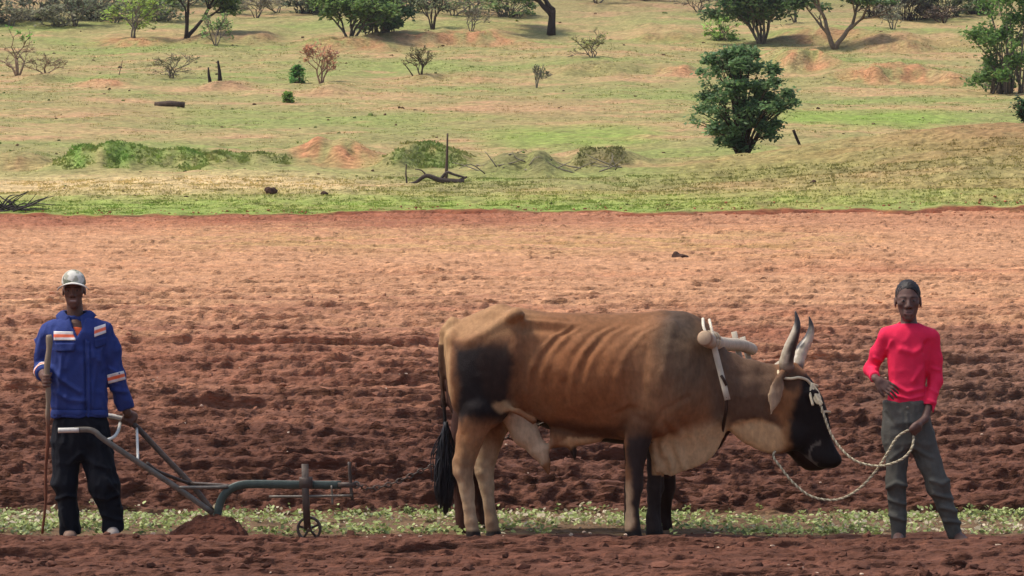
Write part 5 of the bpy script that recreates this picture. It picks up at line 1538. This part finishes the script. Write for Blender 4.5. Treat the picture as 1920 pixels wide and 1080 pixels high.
    mb.build('trunk', M['bark'], root)
    n = int(.72 * K['leaves'] * float(np.clip(hpx * wpx / 21000.0, .25, 2.2))) if K['leaves'] > 900 else K['leaves']
    lsz = 1.15 * K['ls'] * min(1.0, .45 + hpx / 160.0)
    if n:
        tp = np.array([t_[0] for t_ in tips])
        w = R_.dirichlet(np.ones(len(tp)) * 1.2) * np.array([t_[1] for t_ in tips]); w /= w.sum()
        k = R_.choice(len(tp), n, p=w)
        g = R_.normal(0, 1, (n, 3)); g *= (np.abs(R_.normal(0, 1, (n, 1))) ** .5) * .8 / (np.linalg.norm(g, axis=1, keepdims=True) + .4)
        rho = K['rho'] * np.array([hx * 1.1, hx * 1.1, allp[:, 2].max() * .55])
        if clumped: rho = np.array([.10, .10, .07]) if kind == 'solo' else np.array([.13, .13, .085])
        if kind == 'flat': rho[2] *= .35
        C = (tp[k] + g * rho)
        C = C[C[:, 2] > ({'bush': .02, 'thicket': .04, 'dense': .15, 'solo': .08}.get(kind, up_crown))  * allp[:, 2].max()]
        C = base + C * sc
        n = len(C)
        Vv, Ff = leaf_mesh(C, R_.uniform(.55, 1.3, n) * lsz * Y0 / 90, R_.uniform(-.6, .9, n), R_, .62, .12)
        lc = S(84, 108, 58) if leafc is None else leafc
        clump = noise3(C, 2.2, seed)[:, None] * .22
        cc = 1.25 * lc * (1 + clump + R_.normal(0, .26, (n, 1))) * (1 + R_.normal(0, .05, (n, 3)))  # random leaf tone, spread widely so the lightest leaves paint in sky glint
        mesh_obj('crown', Vv, Ff, M['leaf'], root, np.repeat(np.clip(cc, .005, 1), 4, 0), False)
    return root

DG = S(82, 106, 64); MG = S(108, 132, 74); LG = S(140, 162, 80); OL = S(128, 124, 84); GY = S(122, 116, 100); PK = S(178, 132, 104)
gB = S(112, 102, 90); dB = S(70, 56, 46); tB = S(142, 120, 98)
tree(1393, 300, 212, 222, 'solo', 4, 'solitary dense dark green round bush on the open slope', 'bush', 'bush', leafc=S(94, 120, 78), barkc=dB)
tree(32, 138, 98, 92, 'flat', 12, 'small thin-stemmed tree with flat bright green top beside a bare shrub', leafc=S(112, 156, 74), barkc=tB, up_crown=.7)
tree(84, 138, 44, 92, 'bare', 13, 'bare forked shrub beside the flat-topped tree', 'shrub', 'shrub', barkc=tB)
tree(250, 76, 104, 120, 'airy', 14, 'pale green multi-stemmed shrub next to a leaning tree', 'shrub', 'shrub', leafc=LG, barkc=gB)
tree(348, 72, 130, 210, 'tree', 15, 'leaning dark-trunked tree with dense green crown', leafc=MG, barkc=dB, lean=.3)
tree(404, 88, 72, 62, 'airy', 16, 'small feathery light green tree near the brown bank', leafc=S(120, 146, 84), barkc=gB)
tree(322, 150, 52, 110, 'sparse', 17, 'wispy olive shrub near two charred stumps', 'shrub', 'shrub', leafc=OL, barkc=gB)
tree(602, 158, 84, 76, 'sparse', 18, 'leafless shrub with reddish twigs beside a small green bush', 'shrub', 'shrub', leafc=PK, barkc=S(150, 116, 96))
tree(557, 156, 36, 36, 'bush', 19, 'small bright green bush beside the reddish-twigged shrub', 'bush', 'bush', leafc=S(98, 140, 74))
tree(540, 186, 24, 24, 'bush', 20, 'tiny green plant below the small green bush', 'bush', 'bush', leafc=S(120, 150, 70))
tree(655, 84, 130, 190, 'dense', 21, 'many-stemmed green tree at the end of the thicket', leafc=MG, barkc=gB)
tree(715, 78, 132, 190, 'thicket', 22, 'dark dense thicket of slender grey trunks', 'thicket', 'thicket', leafc=DG, barkc=gB)
tree(812, 60, 78, 74, 'airy', 23, 'grey-green shrub behind the thicket', 'shrub', 'shrub', leafc=S(116, 124, 92), barkc=dB)
tree(884, 68, 54, 84, 'bare', 24, 'dead grey shrub of thin upright branches', 'shrub', 'shrub', barkc=GY)
tree(790, 148, 60, 78, 'sparse', 25, 'small twisted tree with dark trunk and few leaves', leafc=OL, barkc=dB)
tree(1034, 62, 140, 260, 'pole', 26, 'tree with single straight dark trunk and wide crown', leafc=S(92, 116, 66), barkc=S(58, 46, 40), up_crown=.45)
tree(1112, 122, 62, 100, 'sparse', 27, 'thin-stemmed little tree with sparse yellow-green leaves', leafc=S(150, 152, 96), barkc=gB)
tree(1006, 160, 50, 34, 'bare', 28, 'dry upright grey bush alone on the slope', 'shrub', 'shrub', barkc=GY)
tree(1428, 82, 170, 200, 'dense', 29, 'many-trunked dark tree behind the solitary bush', leafc=DG, barkc=gB)
tree(1352, 72, 50, 76, 'bush', 30, 'light yellow-green bush beside the many-trunked tree', 'bush', 'bush', leafc=S(136, 164, 88))
tree(1492, 52, 80, 84, 'airy', 31, 'small shrub between the two dark trees', 'shrub', 'shrub', leafc=MG, barkc=gB)
tree(1566, 92, 170, 220, 'tree', 32, 'forked pale-trunked tree with spreading dark crown', leafc=DG, barkc=S(124, 108, 92), up_crown=.5)
tree(1892, 168, 215, 200, 'bush', 33, 'large rounded bush covered in dense mid green leaves', 'bush', 'bush', leafc=S(96, 124, 66), barkc=gB)
tree(1850, 160, 60, 70, 'bare', 34, 'tangle of grey twigs at the foot of the large rounded bush', 'shrub', 'shrub', barkc=GY)
tree(1930, 250, 90, 56, 'dense', 35, 'small dark leafy bush below the large rounded bush', 'bush', 'bush', leafc=S(56, 82, 50), barkc=dB)
tree(1018, 150, 20, 40, 'bare', 36, 'low dead twigs beside the dry upright bush', 'shrub', 'shrub', barkc=GY)
tree(1675, 62, 56, 60, 'sparse', 37, 'thin grey shrub on the shaded soil bank', 'shrub', 'shrub', leafc=S(130, 130, 110), barkc=GY)
# the wood along the top of the slope
g_ = 'bushes of the wood along the top of the slope'
lab_ = ['grey thicket at the outer end of the hilltop wood', 'grey thicket with thin trunks above the flat-topped tree', 'pale airy bush in front of the grey thicket', 'dark-stemmed thicket behind the pale multi-stemmed shrub', "grey-green thicket beside the leaning tree's crown", 'airy green bush above the small feathery tree', 'sparse brownish bush above the brown soil bank', 'dark low thicket above the reddish-twigged shrub', 'small airy green bush behind the many-stemmed tree', 'bright airy bush above the dead grey shrub', "rounded green bush beside the straight-trunked tree's crown", 'small green bush above the grey-green shrub', 'sparse brown bush above the yellow-green bush', 'brown thicket behind the forked pale-trunked tree', 'dark brown thicket above the shaded soil bank', 'dark green thicket on the far side of the shaded soil bank', 'dark green thicket touching the large rounded bush', 'sparse grey bush past the straight-trunked tree', 'airy grey-olive bush on the bare upper slope', 'dark green thicket above the dense grey-trunked thicket', 'grey-green thicket above the leaning tree', 'grey-green thicket behind the small shrub between the dark trees', 'small green bush behind the many-trunked dark tree', 'pale grey airy bush right behind the flat-topped tree', 'pale grey thicket behind the bare forked shrub', 'pale airy bush just behind the pale multi-stemmed shrub', 'pale thicket between the multi-stemmed shrub and the leaning tree', 'pale brownish airy bush above the brown bank', 'yellowish airy bush between the grey-green and dead grey shrubs', 'brownish airy bush in front of the dark green thickets', 'grey-green thicket beside the dense grey-trunked thicket']
for i, (px, py, h_, w_, kd, lc, bc) in enumerate([
        (-40, 46, 74, 150, 'thicket', S(108, 112, 88), gB), (60, 40, 68, 150, 'thicket', S(100, 104, 84), gB), (140, 50, 78, 130, 'airy', S(112, 118, 92), gB), (185, 36, 64, 140, 'thicket', S(98, 106, 80), dB),
        (262, 28, 56, 120, 'thicket', S(108, 116, 84), gB), (420, 28, 56, 150, 'airy', S(110, 118, 84), gB), (480, 36, 60, 110, 'sparse', S(118, 112, 90), gB), (575, 28, 56, 120, 'thicket', S(84, 92, 70), dB), (640, 20, 48, 90, 'airy', MG, gB),
        (880, 28, 56, 130, 'airy', S(128, 146, 84), gB), (955, 32, 60, 140, 'bush', S(106, 122, 76), gB), (810, 18, 46, 110, 'airy', MG, gB), (1310, 22, 50, 110, 'sparse', S(130, 120, 96), gB),
        (1640, 32, 60, 100, 'thicket', S(98, 86, 74), dB), (1700, 36, 64, 120, 'thicket', S(84, 78, 66), dB), (1770, 32, 60, 120, 'thicket', S(90, 100, 68), dB), (1830, 26, 54, 100, 'thicket', S(84, 98, 64), dB),
        (1120, 8, 44, 150, 'sparse', S(130, 122, 100), gB), (1210, 2, 44, 150, 'airy', S(122, 120, 96), gB), (720, 2, 44, 160, 'thicket', DG, gB), (330, 8, 44, 150, 'thicket', S(98, 108, 80), gB), (1480, 4, 44, 170, 'thicket', S(98, 104, 80), gB), (1400, 10, 44, 90, 'airy', MG, gB), (20, 48, 44, 120, 'airy', S(126, 126, 100), GY), (110, 50, 40, 120, 'thicket', S(122, 122, 98), GY), (215, 44, 44, 110, 'airy', S(120, 126, 96), GY), (300, 40, 46, 120, 'thicket', S(114, 122, 90), GY), (520, 24, 40, 120, 'airy', S(126, 120, 98), GY), (850, 34, 40, 110, 'airy', S(120, 134, 88), gB), (1770, 42, 40, 90, 'airy', S(112, 100, 86), dB), (760, 30, 50, 110, 'thicket', S(104, 116, 82), gB)]):
    tree(px, py, h_, w_, kd, 100 + i, lab_[i], 'woodland_bush', 'bush', g_, lc, bc)

def post(name, label, cat, pts, r0, r1, col, dpy=0):
    X0, Y0 = spot(pts[0][0], pts[0][1]); Z0 = float(hill_z(np.array([X0]), np.array([Y0]))[0]) - .05
    o = np.array([X0, Y0, Z0]); ref = at(pts[0][0], pts[0][1], Y0)
    Q = catmull([at(a, b, Y0) - ref + o for a, b in pts], 5)
    mb = MB(); mb.tube(Q, np.linspace(r0, r1, len(Q)), 7, col)
    return mb, o, Y0
def simple(name, label, cat, *args):
    mb, o, Y0 = post(name, label, cat, *args)
    return tag(mb.build(name, M['bark'], None, loc=o), label, cat)
ch = S(44, 36, 34)
simple('tree_stump', 'tall charred stump standing on a small soil mound', 'stump', [(412, 158), (411, 140), (408, 119)], .12, .05, ch)
simple('tree_stump', 'short slanting charred stump next to the taller one', 'stump', [(394, 158), (391, 143), (390, 128)], .10, .04, ch)
simple('dead_pole', 'thin upright dead pole rising from a fallen branch', 'pole', [(836, 342), (838, 300), (839, 250)], .06, .025, S(92, 76, 66))
simple('wooden_stake', 'short dark slanting stake near the solitary bush', 'stake', [(1506, 290), (1500, 270), (1494, 256), (1488, 241)], .05, .05, S(52, 40, 36))
simple('thin_stake', 'thin pale stake beside the wispy olive shrub', 'stake', [(222, 148), (226, 130), (229, 118)], .03, .015, S(128, 108, 88))
simple('dead_sapling', 'thin stem leaning beside the small twisted tree', 'sapling', [(775, 148), (766, 134), (756, 122)], .04, .02, dB)
# fallen log
X0, Y0 = spot(318, 192); z_ = float(hill_z(np.array([X0]), np.array([Y0]))[0])
mb = MB(); lg = [at(290, 0, Y0)[0], at(346, 0, Y0)[0]]
mb.tube([[lg[0], Y0, z_ + .10], [X0, Y0 - .1, z_ + .13], [lg[1], Y0 - .1, z_ + .10]], [.13, .16, .12], 10, S(84, 70, 60)); tag(mb.build('fallen_log', M['bark'], None, loc=(X0, Y0, z_)), 'short dark log lying on the grass', 'log')
# fallen branch with side limbs
X0, Y0 = spot(820, 348); z_ = float(hill_z(np.array([X0]), np.array([Y0]))[0]); ref = at(820, 348, Y0); o = np.array([X0, Y0, z_])
def q_(a, b): return at(a, b, Y0) - ref + o
mb = MB()
for pts, r0, r1 in (([(765, 350), (780, 346), (800, 334), (825, 342), (870, 347)], .03, .10), ([(763, 350), (761, 330), (762, 312)], .03, .015), ([(825, 342), (838, 328), (852, 332), (874, 338)], .05, .03), ([(836, 342), (850, 346), (876, 336)], .07, .03), ([(800, 334), (790, 324), (778, 322)], .03, .01)):
    Q = catmull([q_(*p) for p in pts], 5); mb.tube(Q, np.linspace(r0, r1, len(Q)), 7, S(78, 68, 62))
tag(mb.build('fallen_branch', M['bark'], None, loc=o), 'dark crooked fallen branch lying above the field edge', 'branch')
# brushwood in the gully and at the field edge
def brush(name, label, px, py, wpx, n, seed, col, hh=.35):
    R_ = np.random.default_rng(seed); X0, Y0 = spot(px, py); w = wpx / FPX * Y0 / 2
    mb = MB(); z_ = float(hill_z(np.array([X0]), np.array([Y0]))[0])
    for i in range(n):
        x = X0 + R_.uniform(-w, w); y = Y0 + R_.normal(0, .35); z = float(hill_z(np.array([x]), np.array([y]))[0]) + R_.uniform(0, hh * .4)
        L = R_.uniform(.4, 1.1); a = R_.normal(0, .5); s = R_.choice([-1, 1])
        p = np.array([x, y, z]); e = p + np.array([s * L * math.cos(a), R_.normal(0, .2), abs(math.sin(a)) * L * .7])
        m_ = (p + e) / 2 + R_.normal(0, .06, 3)
        mb.tube(catmull([p, m_, e], 3), np.linspace(.025, .008, 7), 4, col * R_.uniform(.6, 1.3))
    return tag(mb.build(name, M['bark'], None, loc=(X0, Y0, z_)), label, kind='stuff')
brush('brushwood', 'long heap of grey dead brushwood in the gully', 1030, 330, 290, 22, 3, S(136, 126, 110), .2)
brush('brushwood', 'small heap of dark twigs at the edge of the ploughed field', 8, 396, 60, 40, 4, S(70, 62, 62), .3)
def rock(px, py, r_, label, name='anthill', col=M['rock'], seed=1, cat='mound'):
    X0, Y0 = spot(px, py); z_ = float(hill_z(np.array([X0]), np.array([Y0]))[0]) if Y0 > 70 else float(field_z(np.array([X0]), np.array([Y0]))[0])
    vo = Vol(np.array([X0, Y0, z_]) - r_ * 1.8, np.array([X0, Y0, z_]) + r_ * 1.8, r_ / 7)
    R_ = np.random.default_rng(seed)
    for i in range(6): vo.ell(np.array([X0, Y0, z_ + r_ * .15]) + R_.normal(0, .4, 3) * r_ * [1, .7, .5], R_.uniform(.4, .8, 3) * r_, r_ * .2)
    V, F = vo.mesh(1); V = V + normals(V, F) * (noise3(V, 2.2 / r_, seed) * r_ * .15)[:, None]
    tag(mesh_obj(name, V, F, col, None, None, True, (X0, Y0, z_)), label, cat)
rock(507, 369, .17, 'small dark rock on the dry strip above the field', 'rock', seed=2, cat='rock')
rock(1562, 275, .16, 'small brown stump-like rock near the slanting stake', 'rock', seed=3, cat='rock')
rock(1271, 490, .15, 'dark clump of earth alone on the pale part of the field', 'earth_clump', seed=4, cat='earth clump')
rock(610, 371, .12, 'tiny dark rock in the grass beside the dry strip', 'rock', seed=5, cat='rock')
rock(1523, 362, .1, 'tiny dark stone on the striped grass slope', 'rock', seed=6, cat='rock')
